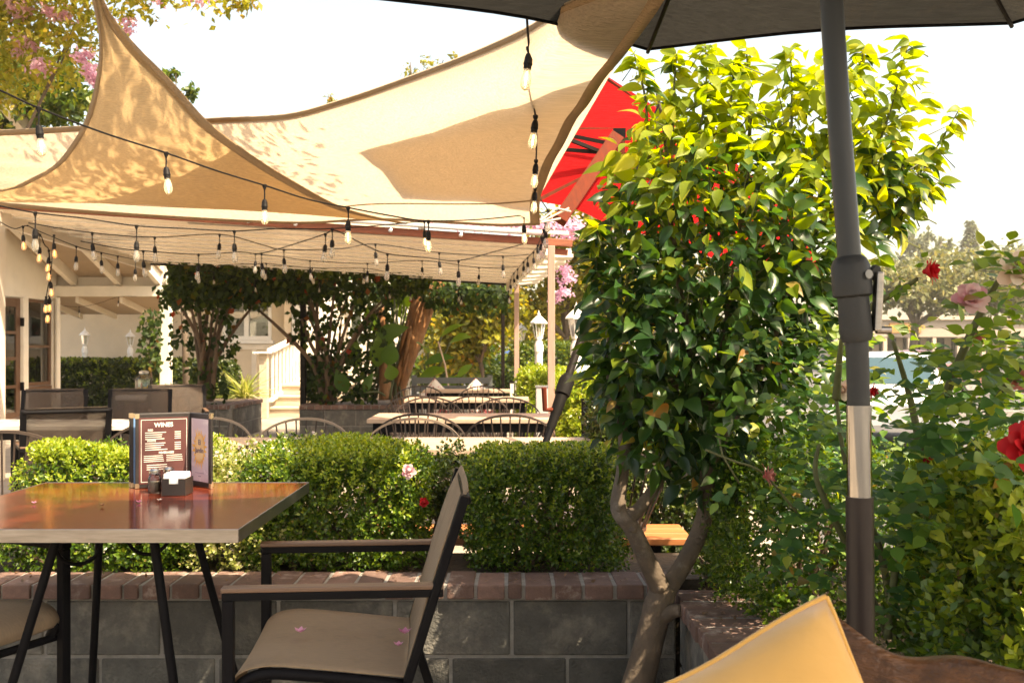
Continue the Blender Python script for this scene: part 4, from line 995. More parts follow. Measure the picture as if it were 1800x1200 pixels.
for px, dz, lab in ((299, .0, 'stack of drinking glasses beside the porch post'), (313, .0, 'shorter pair of drinking glasses at the end of the console table')):
    hh = .115 if px < 305 else .065
    g = thing('drinking_glass', (P(px, 0, YC).x, YC, zc), lab, 'glass', 'glasses on the console table')
    autosmooth(MB().lathe([(.022, .001), (.03, .05 if hh < .1 else .06), (.031, hh)], (P(px, 0, YC).x, YC - .05, zc), 12).build('tumbler', m_clear, g))
    autosmooth(MB().lathe([(.023, .012), (.033, hh - .01), (.034, hh + .012)], (P(px, 0, YC).x + .03, YC + .02, zc), 12).build('tumbler', m_clear, g))
# lamp posts
m_lampglass = glass_mat('lantern_glass', (.97, .95, .88), .05, .3, .8)
def lamp(label):
    t = thing('lamp_post', (0, 0, 0), label, 'lamp post', 'white lantern lamp posts round the patio')
    autosmooth(MB().lathe([(.07, 0), (.07, .05), (.055, .07), (.052, 1.12), (.062, 1.13), (.062, 1.22), (.05, 1.24), (.042, 1.28)], (0, 0, 0), 16).build('post', m_lampwhite, t))
    autosmooth(MB().lathe([(.02, 1.28), (.05, 1.30), (.052, 1.32)], (0, 0, 0), 6).build('lantern_base', m_lampwhite, t), 20)
    for k in range(6):
        a = 2 * math.pi * k / 6
        MB().bar((.05 * math.cos(a), .05 * math.sin(a), 1.315), (.085 * math.cos(a), .085 * math.sin(a), 1.50), .009, .009).build('lantern_bar', m_lampwhite, t)
        b = 2 * math.pi * (k + 1) / 6
        MB().add([(.049 * math.cos(a), .049 * math.sin(a), 1.322), (.049 * math.cos(b), .049 * math.sin(b), 1.322), (.083 * math.cos(b), .083 * math.sin(b), 1.498), (.083 * math.cos(a), .083 * math.sin(a), 1.498)], [(0, 1, 2, 3)]).build('pane', m_lampglass, t)
    MB().lathe([(.085, 1.50), (.118, 1.502), (.115, 1.515), (.075, 1.56), (.03, 1.60), (.018, 1.61), (.022, 1.625), (.008, 1.65), (.004, 1.675)], (0, 0, 0), 6).build('lantern_roof', m_lampwhite, t)
    autosmooth(MB().lathe([(.012, 1.32), (.02, 1.36), (.02, 1.42), (.008, 1.45)], (0, 0, 0), 10).build('candle_bulb', m_lampwhite, t))
    return t
L0 = lamp('white lantern lamp post just left of the front patio post, above the pale hedge')
for i, (px, Y, sc_, lab) in enumerate(((947, 13.8, 1.018, None), (1013, 10.6, 1.0, 'white lantern lamp post half hidden by the leafy bush and leaning mast'), (917, 19.5, 1.02, 'smallest white lantern lamp post, behind the rear patio post'), (149, 20.9, .965, 'white lantern lamp post behind the clipped hedge, nearer the porch door'), (229, 21.4, .95, 'white lantern lamp post behind the clipped hedge, nearer the porch post'))):
    t = L0 if i == 0 else copy_tree(L0)
    if lab: t['label'] = lab
    place(t, (px - 900) * Y / FPX, Y, R(12 * i)); t.scale = (1, 1, sc_)
# black boards
bb = thing('black_board', (.72, 7.0, 0), 'plain black standing board at the foot of the bright hedge', 'board')
a, b = P(1022, 700, 7.0), P(1058, 700, 7.0)
MB().span((a.x, 6.98, .25), (b.x + .02, 7.01, a.z)).build('panel', m_rubber, bb)
for x in (a.x + .02, b.x): MB().span((x - .012, 6.985, 0), (x + .012, 7.005, .249)).build('leg', m_rubber, bb)
mbd = thing('menu_board', (P(899, 0, 12.2).x, 12.2, 0), 'small black framed notice board beside the rear patio post', 'board')
a, b = P(895, 668, 12.2), P(905, 668, 12.2)
MB().span((a.x, 12.18, .2), (b.x, 12.21, a.z)).build('frame', m_rubber, mbd); MB().span((a.x + .012, 12.172, .3), (b.x - .012, 12.179, a.z - .04)).build('sheet', m_print, mbd)
for x in (a.x + .01, b.x - .01): MB().span((x - .01, 12.185, 0), (x + .01, 12.205, .199)).build('leg', m_rubber, mbd)

# ================================================================ STRING LIGHTS
m_wire = mat('black_cable', (.010, .009, .009), .6, spec=.12)
m_sock = mat('black_socket', (.010, .009, .009), .5, spec=.12)
m_bulb = glass_mat('bulb_glass', (.98, .97, .94), 0.0, .35, .94)
nt = m_bulb.node_tree; _o = nt.nodes['Material Output']; _l = _o.inputs[0].links[0].from_socket
_d = nt.nodes.new('ShaderNodeBsdfTranslucent'); _d.inputs[0].default_value = (.95, .88, .75, 1); _e = nt.nodes.new('ShaderNodeBsdfDiffuse'); _e.inputs[0].default_value = (.95, .88, .75, 1)  # cream diffuse share stands in for reflections on the clear bulbs
_a = nt.nodes.new('ShaderNodeMixShader'); _a.inputs[0].default_value = .5; _b = nt.nodes.new('ShaderNodeMixShader'); _b.inputs[0].default_value = .22
nt.links.new(_d.outputs[0], _a.inputs[1]); nt.links.new(_e.outputs[0], _a.inputs[2]); nt.links.new(_l, _b.inputs[1]); nt.links.new(_a.outputs[0], _b.inputs[2]); nt.links.new(_b.outputs[0], _o.inputs[0])
m_filwarm = emit_mat('filament_warm', (1, .78, .48), 8.0)
m_filhot = emit_mat('filament_amber', (1, .36, .06), 7.0)
m_filoff = mat('filament_off', (.45, .38, .30), .5)
def lathe_mesh(name, prof, n, m):
    mb = MB().lathe(prof, (0, 0, 0), n); o = mb.build(name, m); me = o.data; me.polygons.foreach_set('use_smooth', [True] * len(me.polygons)); me.set_sharp_from_angle(angle=R(35)); bpy.data.objects.remove(o); return me
me_sock = lathe_mesh('lamp_socket', [(.006, .0), (.011, -.003), (.0155, -.018), (.0165, -.034), (.0175, -.036), (.0175, -.042), (.0155, -.044), (.015, -.058)], 12, m_sock)
me_bulb = lathe_mesh('bulb', [(.0125, -.058), (.013, -.066), (.0175, -.084), (.0205, -.102), (.0190, -.120), (.012, -.132), (.003, -.137)], 14, m_bulb)
me_clip = lathe_mesh('cable_clip', [(.007, .006), (.012, .004), (.012, -.006), (.005, -.022), (.004, -.028)], 8, m_sock)
def fil(m): return lathe_mesh('filament', [(.0012, -.068), (.0035, -.078), (.0035, -.112), (.0012, -.118)], 6, m)
me_fil = {'w': fil(m_filwarm), 'h': fil(m_filhot), 'o': fil(m_filoff)}
def string_light(label, pts, bulbs, r=.0036, sag=True):
    """pts: (px,py,Y) of the cable; bulbs: (px, py of the cable, drop in m, kind)"""
    w = smooth_path([P(*p) for p in pts], 6) if sag else [P(*p) for p in pts]
    t = thing('string_lights', w[0], label, 'string lights', 'black festoon strings hung over the patio')
    MB().tube(w, r, 6).build('cable', m_wire, t, smooth=True)
    wpx = np.array([900 + FPX * q.x / q.y for q in w]); wpy = np.array([HOR - (q.z - CAMH) * FPX / q.y for q in w])
    for (px, drop, kind) in bulbs:
        if isinstance(px, tuple): k = int(np.argmin(np.abs(wpy - px[1]) + .001 * np.abs(wpx - px[0]))); q = w[k]
        else:
            k = int(np.argmin(np.abs(wpx - px))); k2 = k + 1 if wpx[k] < px else k - 1; k2 = max(0, min(len(w) - 1, k2))
            f_ = 0 if abs(wpx[k2] - wpx[k]) < 1e-6 else (px - wpx[k]) / (wpx[k2] - wpx[k]); q = w[k].lerp(w[k2], min(1, max(0, f_)))
        org = ORG[t.name]
        c = link(bpy.data.objects.new('cable_clip', me_clip)); c.parent = t; c.location = q - org; c.scale = (.8, .8, .8)
        if drop > .028: MB().tube([q + V((0, 0, -.02)), q + V((.001, 0, -drop * .6)), q + V((0, 0, -drop))], .0032, 5).build('drop_wire', m_wire, t)
        s = link(bpy.data.objects.new('socket', me_sock)); s.parent = t; s.location = q - org + V((0, 0, -drop)); s.scale = (.80, .80, .80); s.rotation_euler = (rnd.uniform(-.13, .13), rnd.uniform(-.13, .13), rnd.uniform(0, 6)); ORG[s.name] = org
        b = link(bpy.data.objects.new('bulb', me_bulb)); b.parent = s
        f = link(bpy.data.objects.new('filament', me_fil[kind])); f.parent = s
    return t
string_light('festoon string crossing the orange sail, largest bulbs near the left', [(-60, 135, 3.3), (0, 159, 3.45), (68, 190, 3.6), (180, 233, 3.8), (292, 269, 4.0), (380, 300, 4.2), (465, 326, 4.4), (540, 350, 4.55), (612, 365, 4.7), (680, 378, 4.9), (748, 388, 5.1), (840, 386, 5.45), (921, 378, 5.8), (985, 369, 6.0)],
    [(68, .060, 'w'), (292, .055, 'w'), (465, .060, 'w'), (612, .060, 'w'), (753, .050, 'w'), (921, .055, 'w')])
string_light('festoon string hanging steeply from the dark umbrella in front of the large sail', [(924, -40, 2.6), (925, 0, 2.75), (927, 45, 2.9), (931, 95, 3.05), (936, 170, 3.5), (942, 212, 3.8), (943, 262, 4.3), (942, 288, 4.6), (941, 336, 5.2), (950, 350, 5.6), (965, 372, 6.0)],
    [((931, 88), .016, 'w'), ((941, 205), .014, 'w'), ((942, 284), .014, 'w'), ((941, 332), .02, 'w'), ((964, 368), .02, 'o')])
string_light('festoon string along the red roof beam, bulbs hanging below the beam', [(-20, 357, 4.5), (0, 362, 4.6), (62, 374, 4.8), (150, 384, 5.1), (240, 397, 5.3), (330, 402, 5.5), (412, 406, 5.7), (490, 402, 5.8), (583, 402, 6.0), (680, 395, 6.3), (748, 388, 6.5)],
    [(62, .075, 'o'), (240, .08, 'o'), (412, .07, 'o'), (584, .065, 'o'), (746, .06, 'w')])
string_light('festoon string zigzagging below the plastic roof, middle row', [(50, 392, 6.2), (160, 409, 6.5), (272, 417, 6.8), (386, 412, 7.0), (460, 430, 7.2), (500, 439, 7.3), (600, 437, 7.5), (660, 429, 7.7), (772, 444, 8.0), (884, 450, 8.2), (930, 447, 8.3)],
    [(162, .07, 'o'), (272, .06, 'o'), (386, .06, 'o'), (499, .06, 'o'), (660, .06, 'o'), (772, .07, 'o'), (884, .07, 'o')])
string_light('festoon string dropping to the porch rafters, amber lit bulbs in a cluster', [(0, 390, 7.0), (25, 402, 7.05), (48, 397, 7.1), (70, 412, 7.2), (78, 430, 7.25), (86, 440, 7.3), (88, 470, 7.35), (89, 486, 7.4), (87, 520, 7.5), (84, 545, 7.6)],
    [((49, 398), .06, 'h'), ((71, 413), .09, 'h'), ((86, 441), .05, 'h'), ((88, 462), .03, 'h'), ((89, 487), .04, 'h'), ((87, 522), .014, 'h'), ((85, 540), .014, 'h')])
string_light('short amber lit cable hanging among the cluster by the porch rafters', [(95, 412, 7.2), (94, 425, 7.22), (92, 440, 7.25), (90, 472, 7.3), (80, 528, 7.5)], [((95, 414), .055, 'h'), ((81, 524), .01, 'h')])
string_light('festoon string along the porch rafters to the porch post', [(48, 396, 7.0), (70, 407, 7.3), (134, 433, 7.8), (178, 444, 8.2), (207, 450, 8.5), (239, 456, 8.8), (290, 463, 9.2), (350, 469, 9.6), (405, 465, 9.9), (450, 464, 10.2), (468, 463, 10.3), (550, 471, 10.6), (645, 472, 11.0), (700, 484, 11.2), (730, 492, 11.3)],
    [(134, .075, 'o'), (178, .06, 'o'), (207, .06, 'o'), (238, .08, 'o'), (290, .09, 'o'), (349, .05, 'o'), (468, .06, 'o'), (549, .06, 'o'), (640, .06, 'o')])
string_light('festoon string rising to the roof beam, then draped low to the right post', [(142, 424, 6.4), (200, 435, 6.7), (252, 441, 6.9), (349, 447, 7.2), (420, 443, 7.3), (460, 445, 7.35), (530, 425, 6.6), (572, 411, 6.2), (590, 405, 6.1), (640, 430, 6.4), (681, 446, 6.6), (750, 453, 6.8), (806, 458, 7.0), (870, 442, 7.3), (927, 427, 7.5)],
    [(252, .07, 'o'), (349, .075, 'o'), (460, .07, 'o'), (572, .065, 'o'), (681, .065, 'o'), (806, .07, 'o')])
string_light('festoon string lowest under the plastic roof, below the others', [(440, 446, 8.8), (448, 446, 8.8), (500, 452, 9.0), (545, 458, 9.2), (645, 463, 9.5), (742, 458, 9.8), (842, 470, 10.1), (910, 469, 10.3)],
    [(449, .06, 'o'), (545, .07, 'o'), (646, .07, 'o'), (742, .065, 'o'), (842, .07, 'o')])
string_light('festoon cables bunched down the front patio post', [(962, 376, 6.05), (958, 396, 6.6), (950, 420, 7.4), (940, 440, 8.4), (925, 455, 9.2), (912, 470, 10.2), (900, 485, 11.5), (895, 505, 12.5), (892, 520, 13)],
    [((958, 392), .05, 'o'), ((954, 405), .045, 'o'), ((948, 418), .05, 'o'), ((945, 430), .02, 'o'), ((938, 442), .05, 'o'), ((928, 452), .04, 'o'), ((921, 460), .04, 'o'), ((911, 472), .06, 'o'), ((905, 480), .06, 'o'), ((898, 492), .06, 'o'), ((893, 510), .05, 'o')])
string_light('sparse festoon string in the shade in front of the vine arches', [(330, 480, 12.9), (376, 478, 12.9), (448, 492, 12.95), (553, 492, 13), (700, 505, 13), (806, 508, 13), (880, 512, 13)],
    [(376, .05, 'o'), (448, .05, 'o'), (562, .05, 'o'), (684, .05, 'o'), (722, .06, 'o'), (806, .05, 'o'), (812, .09, 'o')])
string_light('short festoon string under the porch eave in front of the cream wall', [(112, 538, 17.6), (139, 539, 17.6), (170, 534, 17.7), (208, 522, 17.8), (240, 521, 17.85)], [(139, .06, 'o'), (208, .06, 'o')])

# ================================================================ NEAR BENCH AND YELLOW CUSHION
m_benchwood = mat('oiled_bench_wood', (0.085, 0.036, 0.014), .42, var=.45, scale=5, stretch=(.9, 9, 14), bump=.45, bscale=16, stain=(.03, .013, .007), stain_scale=3, stain_lo=.5, stain_hi=.75)
be = thing('wooden_bench', P(1600, 1300, 1.3), 'dark carved wooden bench back curving down beside the yellow cushion', 'bench')
top_pts = smooth_path([P(1440, 1062, 1.46), P(1470, 1083, 1.44), P(1500, 1105, 1.42), P(1560, 1146, 1.39), P(1615, 1162, 1.37), P(1700, 1160, 1.33), P(1800, 1184, 1.28), P(1920, 1200, 1.22)], 6)
rr = []
for i, p in enumerate(top_pts):
    b = .005
    rr.append([p + V((0, .03, -.20)), p + V((0, .032, -.012)), p + V((0, .022, 0)), p + V((0, -.0, .001)), p + V((0, -.010, -.008)), p + V((0, -.016, -.09)), p + V((0, -.012, -.20)), p + V((0, .03, -.20))])
MB().grid(rr).build('back_rail', m_benchwood, be, smooth=True)
mid_pts = [p + V((.01, -.016, -.16)) for p in top_pts]
x0, x1 = P(1400, 0, 1.46).x, P(1920, 0, 1.22).x
for k in range(4): MB().span((x0 - .2, 0.85 + k * .12, .40), (x1 + .1, .96 + k * .12, .43)).build('seat_plank', m_benchwood, be, bevel=.004)
for x in (x0 - .15, x1):
    MB().span((x - .03, 1.37, 0), (x + .03, 1.43, .66)).build('bench_leg', m_benchwood, be); MB().span((x - .03, .86, 0), (x + .03, .92, .398)).build('bench_leg', m_benchwood, be)
m_yellow = mat('yellow_canvas', (0.50, 0.28, 0.075), .9, var=.07, scale=5, bump=.5, bscale=9, sheen=.2)
pc = P(1452, 1040, 1.30); e1 = (P(1120, 1206, 1.20) - pc).normalized(); e2 = (P(1496, 1215, 1.24) - pc); e2 = (e2 - e1 * e2.dot(e1)).normalized()
e2b = (P(1496, 1215, 1.24) - pc).normalized()
cushion('mustard yellow cushion with piping resting on the dark wooden bench', pc, e1, (e2 * .6 + e2b * .4).normalized(), .45, .10, m_yellow, m_yellow)
# ================================================================ VEGETATION
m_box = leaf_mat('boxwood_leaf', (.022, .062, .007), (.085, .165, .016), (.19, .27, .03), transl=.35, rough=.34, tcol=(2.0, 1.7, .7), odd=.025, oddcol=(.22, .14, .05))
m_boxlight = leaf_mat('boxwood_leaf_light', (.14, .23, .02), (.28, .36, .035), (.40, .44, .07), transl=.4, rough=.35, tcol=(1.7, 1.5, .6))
m_flowerleaf = leaf_mat('pale_shrub_leaf', (.16, .22, .04), (.36, .38, .12), (.6, .55, .36), transl=.4, tcol=(1.5, 1.4, .8))
m_whiteflower = leaf_mat('pale_pink_blossom', (.70, .56, .58), (.85, .78, .78), transl=.35, tcol=(1, 1, 1))
m_hedgedark = leaf_mat('clipped_hedge_leaf', (.012, .028, .006), (.045, .075, .014), (.10, .13, .02), transl=.3, tcol=(2.2, 2.0, .7))
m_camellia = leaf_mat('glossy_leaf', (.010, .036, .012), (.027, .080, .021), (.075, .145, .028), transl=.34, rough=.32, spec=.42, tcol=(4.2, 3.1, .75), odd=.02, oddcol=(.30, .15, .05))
m_toplit = leaf_mat('toplit_leaf', (.12, .19, .022), (.27, .33, .04), (.42, .43, .07), transl=.57, rough=.42, spec=.3, tcol=(2.1, 1.9, .5))  # lighter leaf colour that paints sunlight onto the upper bush
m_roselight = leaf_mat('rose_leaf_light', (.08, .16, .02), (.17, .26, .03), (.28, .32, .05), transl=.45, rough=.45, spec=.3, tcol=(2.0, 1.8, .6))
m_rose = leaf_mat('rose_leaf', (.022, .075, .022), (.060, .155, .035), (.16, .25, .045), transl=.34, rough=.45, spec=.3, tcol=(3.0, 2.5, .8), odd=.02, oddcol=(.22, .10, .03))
m_vine = leaf_mat('vine_leaf', (.010, .026, .006), (.032, .062, .012), (.08, .12, .02), transl=.35, rough=.5, spec=.2, odd=.04, oddcol=(.24, .03, .015))
m_tree_y = leaf_mat('yellow_green_leaf', (.10, .12, .012), (.24, .24, .03), (.40, .32, .04), transl=.45, tcol=(1.6, 1.4, .5), odd=.05, oddcol=(.42, .17, .02))
m_tree_g = leaf_mat('green_tree_leaf', (.03, .07, .012), (.10, .16, .022), (.2, .22, .03), transl=.4, tcol=(2.0, 1.7, .6))
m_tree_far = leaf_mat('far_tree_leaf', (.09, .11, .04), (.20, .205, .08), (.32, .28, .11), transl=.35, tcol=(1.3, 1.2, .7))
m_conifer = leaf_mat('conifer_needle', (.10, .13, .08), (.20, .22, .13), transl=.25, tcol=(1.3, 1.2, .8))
m_magenta = leaf_mat('crape_blossom', (.55, .22, .50), (.72, .42, .66), transl=.4, tcol=(1.2, .95, 1.15))
m_crapepink = leaf_mat('crape_blossom_pink', (.62, .34, .50), (.78, .55, .66), transl=.45, tcol=(1.15, 1, 1.1))
m_crape = leaf_mat('crape_leaf', (.16, .20, .02), (.34, .35, .05), (.44, .36, .10), transl=.6, tcol=(1.6, 1.3, .6))
T_small = leaf_tpl(2, .62, .10, .1); T_diamond = leaf_tpl(1, .6, 0, 0)
T_diamond = (np.array([(0, 0, 0), (.45, -.28, .03), (1, 0, -.05), (.45, .28, .03)], float), np.array([(0, 1, 2, 3)]))
def sprigs(cent, dirs, k, length, size, tpl, jitter=.5):
    """leaf pairs along short shoots"""
    M = len(cent); dirs = unit(dirs); a = unit(np.cross(dirs, rand_dir(M))); b = np.cross(dirs, a)
    pos, dd, nn, ss = [], [], [], []
    for i in range(k):
        t = (i // 2 + .5) / (k / 2); ang = (i % 2) * math.pi + (i // 2) * 1.57 + nr.uniform(-.4, .4, M)
        side = a * np.cos(ang)[:, None] + b * np.sin(ang)[:, None]
        pos.append(cent + dirs * (length * t)[:, None] if hasattr(length, '__len__') else cent + dirs * length * t)
        d = side * (1.0 - .35 * t) + dirs * (.45 + .7 * t) + nr.normal(0, .18, (M, 3)); dd.append(d)
        nn.append(dirs * 1.0 - side * .5 + nr.normal(0, .25, (M, 3))); ss.append(size * nr.uniform(.65, 1.15, M) * (1.1 - .25 * t))
    return cloud(tpl, np.concatenate(pos), np.concatenate(dd), np.concatenate(nn), np.concatenate(ss))
def box_shell(c, s, n, depth=.12, lump=.03, faces=(1, 1, 1, 1, 1, .3), rnd_=.10):
    """points near the surface of a rounded box and outward directions"""
    c, s = np.array(c), np.array(s) / 2
    wts = np.array([s[1] * s[2] * faces[0], s[1] * s[2] * faces[1], s[0] * s[2] * faces[2], s[0] * s[2] * faces[3], s[0] * s[1] * faces[4], s[0] * s[1] * faces[5]]); wts /= wts.sum()
    f = nr.choice(6, n, p=wts); p = nr.uniform(-1, 1, (n, 3)); ax_ = f // 2; sg = np.where(f % 2 == 0, 1.0, -1.0)
    # faces: 0:+x 1:-x 2:+y 3:-y 4:+z 5:-z
    p[np.arange(n), ax_] = sg
    # round off corners
    q = np.abs(p); ln = (q ** 7).sum(1) ** (1 / 7); p = p / ln[:, None]
    d = unit(np.sign(p) * np.abs(p) ** 5 / s)
    pos = p * s
    ph = nr.uniform(0, 6, 3)
    wob = np.sin(pos[:, 0] * 11 + ph[0]) * np.sin(pos[:, 2] * 13 + ph[1]) + np.sin(pos[:, 1] * 14 + pos[:, 0] * 5 + ph[2])
    pos = pos + d * (lump * wob[:, None] * .5) - d * (depth * nr.uniform(0, 1, n) ** 1.6)[:, None]
    return pos + c, d
def shrub(name, label, cat, c, s, n, m, size=.02, k=6, length=.05, group=None, depth=.12, tpl=None, stems=8, up=.35, lump=.05, faces=(1, 1, 1, 1, 1, .3), toplit=0, fmat=None):
    base = V((c[0], c[1], c[2] - s[2] / 2)); t = thing(name, base, label, cat, group)
    p, d = box_shell(c, s, n, depth, lump, faces)
    d = unit(d + np.array([0, 0, up]) + nr.normal(0, .35, d.shape))
    Wv, Qv = sprigs(p, d, k, length, size, tpl or T_small)
    tag(mesh_np('foliage', Wv, Qv, m, t), kind='stuff')
    if toplit:  # lighter sprigs on the upper part paint in a sunlit top
        p2, d2 = box_shell(c, s, toplit, depth * .25, lump, (.25, .25, .1, .35, 1, 0)); kp = p2[:, 2] > c[2] + s[2] * nr.uniform(-.15, .5, len(p2)); p2, d2 = p2[kp], d2[kp]
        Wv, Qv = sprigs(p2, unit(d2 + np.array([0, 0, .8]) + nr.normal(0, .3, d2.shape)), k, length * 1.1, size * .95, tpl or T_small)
        tag(mesh_np('toplit_sprigs', Wv, Qv, fmat or m_boxlight, t), kind='stuff')
    mb = MB()
    for i in range(stems):
        a = base + V((rnd.uniform(-.3, .3) * s[0], rnd.uniform(-.25, .25) * s[1], -.04)); b = V(c) + V((rnd.uniform(-.42, .42) * s[0], rnd.uniform(-.35, .35) * s[1], s[2] * rnd.uniform(.1, .40)))
        mb.tube([a, a.lerp(b, .5) + V((rnd.uniform(-.03, .03), 0, 0)), b], [.011, .007, .003], 5)
    tag(mb.build('stems', m_vinebark, t), kind='stuff')
    return t
HG = 'clipped boxwoods along the planter wall'
# near hedge (x from px at Y 3.9)
def X(px, Y): return (px - 900) * Y / FPX
shrub('boxwood', 'clipped boxwood at the left, its lit top showing left of the menus', 'shrub', (X(225, 3.95), 3.98, .585), (.66, .40, .40), 2600, m_box, .021, group=HG, toplit=3000)
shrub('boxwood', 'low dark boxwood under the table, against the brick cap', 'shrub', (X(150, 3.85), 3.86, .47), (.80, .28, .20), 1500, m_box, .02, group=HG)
shrub('boxwood', 'broad clipped boxwood between the flowering shrub and the sling chair back', 'shrub', (X(592, 3.9), 3.93, .595), (.64, .44, .41), 4800, m_box, .020, group=HG, toplit=2300, lump=.03)
shrub('boxwood', 'dark clipped boxwood between the sling chair back and the tree trunk', 'shrub', (X(957, 3.9), 3.93, .59), (.53, .44, .41), 5000, m_box, .019, group=HG, toplit=1100, lump=.025)
shrub('boxwood', 'sparse dark boxwood filling the gap behind the top of the sling chair', 'shrub', (X(785, 4.1), 4.15, .62), (.20, .22, .26), 420, m_hedgedark, .026, group=HG, stems=4)
fs = shrub('flowering_shrub', 'loose pale shrub with tiny pink white flowers beside the menus', 'shrub', (X(455, 3.95), 3.97, .58), (.40, .42, .40), 1700, m_flowerleaf, .020, k=8, length=.085, up=.8, lump=.06)
p, d = box_shell((X(455, 3.95), 3.97, .59), (.42, .42, .44), 520, .03, .06)
p = p[p[:, 2] > .64]; nf = len(p)
Wv, Qv = sprigs(p + np.array([0, 0, .02]), np.tile([0, -.2, 1.0], (nf, 1)) + nr.normal(0, .3, (nf, 3)), 6, .006, .010, T_diamond)
tag(mesh_np('blossoms', Wv, Qv, m_whiteflower, fs), kind='stuff')
# roses in the hedge
def rose(name, p, axis, size, mp, parent=None, label=None, petals=16, spread=1.0):
    """layered petals round an axis; returns the core mesh that carries them"""
    p = V(p); axis = V(axis).normalized(); q = axis.to_track_quat('Z', 'Y')
    core = MB().lathe([(.001, -.30 * size), (.10 * size, -.26 * size), (.13 * size, -.10 * size), (.15 * size, .10 * size), (.08 * size, .30 * size), (.01, .34 * size)], p, 10, axis)
    o = core.build(name, mp, parent, smooth=True); org = ORG[o.name]
    n, mm = 6, 5
    for k in range(petals):
        ring = k / petals; a0 = k * 2.4; open_ = (.15 + .95 * ring) * spread
        rr = []
        for j in range(n):
            t = j / (n - 1); row = []
            for i in range(mm):
                s = (i / (mm - 1) - .5); wdt = math.sin(math.pi * (.12 + .80 * t) ** .8) * (.9 - .15 * ring)
                rad = size * (.05 + t * (.10 + .52 * math.sin(min(1.35, open_)) * (1 if t < .7 else 1.18)))
                z = size * (-.22 + t * (.62 * math.cos(min(1.3, open_)) + .04) - (.22 * max(0, t - .65) / .35 * ring))
                ang = a0 + s * wdt * 1.9
                row.append(p + q @ V((rad * math.cos(ang), rad * math.sin(ang), z + .05 * size * abs(s) * t)))
            rr.append(row)
        MB().grid(rr).build('petal', mp, o, smooth=True, fix=False)
    return o
def pet_mat(name, a, b, tc): return leaf_mat(name, a, b, transl=.35, rough=.5, spec=.25, tcol=tc)
m_rred = pet_mat('red_petal', (.36, .008, .014), (.55, .02, .03), (1.5, 1.3, 1.3))
m_rpink = pet_mat('rose_pink_petal', (.72, .30, .40), (.85, .62, .62), (1.05, .95, .95))
m_rpale = pet_mat('pale_rose_petal', (.75, .55, .45), (.82, .70, .62), (1, .9, .85))
m_rwither = pet_mat('faded_rose_petal', (.42, .10, .09), (.62, .28, .24), (1, .8, .8))
tag(rose('rose_bloom', P(719, 828, 3.68), (0, -1, .3), .045, m_rpink), 'single pink bloom on the front of the broad boxwood', 'bloom')
tag(rose('rose_bloom', P(745, 882, 3.70), (.2, -1, 0), .03, m_rred), 'small dark red bloom low beside the sling chair back', 'bloom')
# dark hedge behind the right planter and bright one at the corner
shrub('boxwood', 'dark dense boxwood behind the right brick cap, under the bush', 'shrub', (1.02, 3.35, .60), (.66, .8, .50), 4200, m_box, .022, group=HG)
shrub('boxwood', 'bright small leaved boxwood at the bottom right beside the bench', 'shrub', (1.21, 2.22, .62), (.50, .62, .52), 2600, m_box, .030, k=8, length=.075, group=HG, lump=.06, toplit=3200)
p, d = box_shell((1.17, 2.08, .70), (.44, .42, .46), 420, .0, .04); p = p[p[:, 1] < 2.2]; nf = len(p)
Wv, Qv = sprigs(p, np.tile([-.1, -.35, .9], (nf, 1)) + nr.normal(0, .35, (nf, 3)), 10, .11, .034, T_small)
lt = thing('boxwood', (1.19, 2.1, .42), 'pale shoots growing out of the boxwood at the bottom right', 'shrub', HG)
tag(mesh_np('foliage', Wv, Qv, m_boxlight, lt), kind='stuff')
shrub('boxwood', 'dark boxwood seen through the fork of the twisted trunk', 'shrub', (X(1175, 4.9), 5.0, .55), (.66, .5, 1.0), 5200, m_hedgedark, .034)
# --- distant clipped hedge by the porch
shrub('hedge', 'long dark clipped hedge with a sunlit top, behind the console table', 'hedge', (X(185, 20), 20.3, .42), (3.6, .9, .92), 6500, m_hedgedark, .075, toplit=900, k=6, length=.09, depth=.15, stems=10)
shrub('hedge', 'dark clipped hedge between the porch post and the pale pot plant', 'hedge', (X(362, 16.5), 16.6, .48), (.82, .7, .95), 3600, m_hedgedark, .05, k=6, length=.07, depth=.15, stems=8)
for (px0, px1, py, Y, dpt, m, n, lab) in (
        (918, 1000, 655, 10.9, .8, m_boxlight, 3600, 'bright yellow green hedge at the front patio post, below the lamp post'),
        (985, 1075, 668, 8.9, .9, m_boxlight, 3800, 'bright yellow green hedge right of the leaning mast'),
        (860, 905, 655, 14.5, .8, m_hedgedark, 1800, 'dark hedge behind the right end of the slatted bench'),
        (905, 1015, 608, 17.5, 1.2, m_tree_g, 3600, 'green rounded bush behind the lamp post')):
    a, b = P(px0, py, Y), P(px1, py, Y)
    shrub('hedge', lab, 'hedge', ((a.x + b.x) / 2, Y + dpt / 2, a.z / 2), (b.x - a.x, dpt, a.z), n, m, .045 if Y < 12 else .07, k=6, length=.07, depth=.15, stems=6)

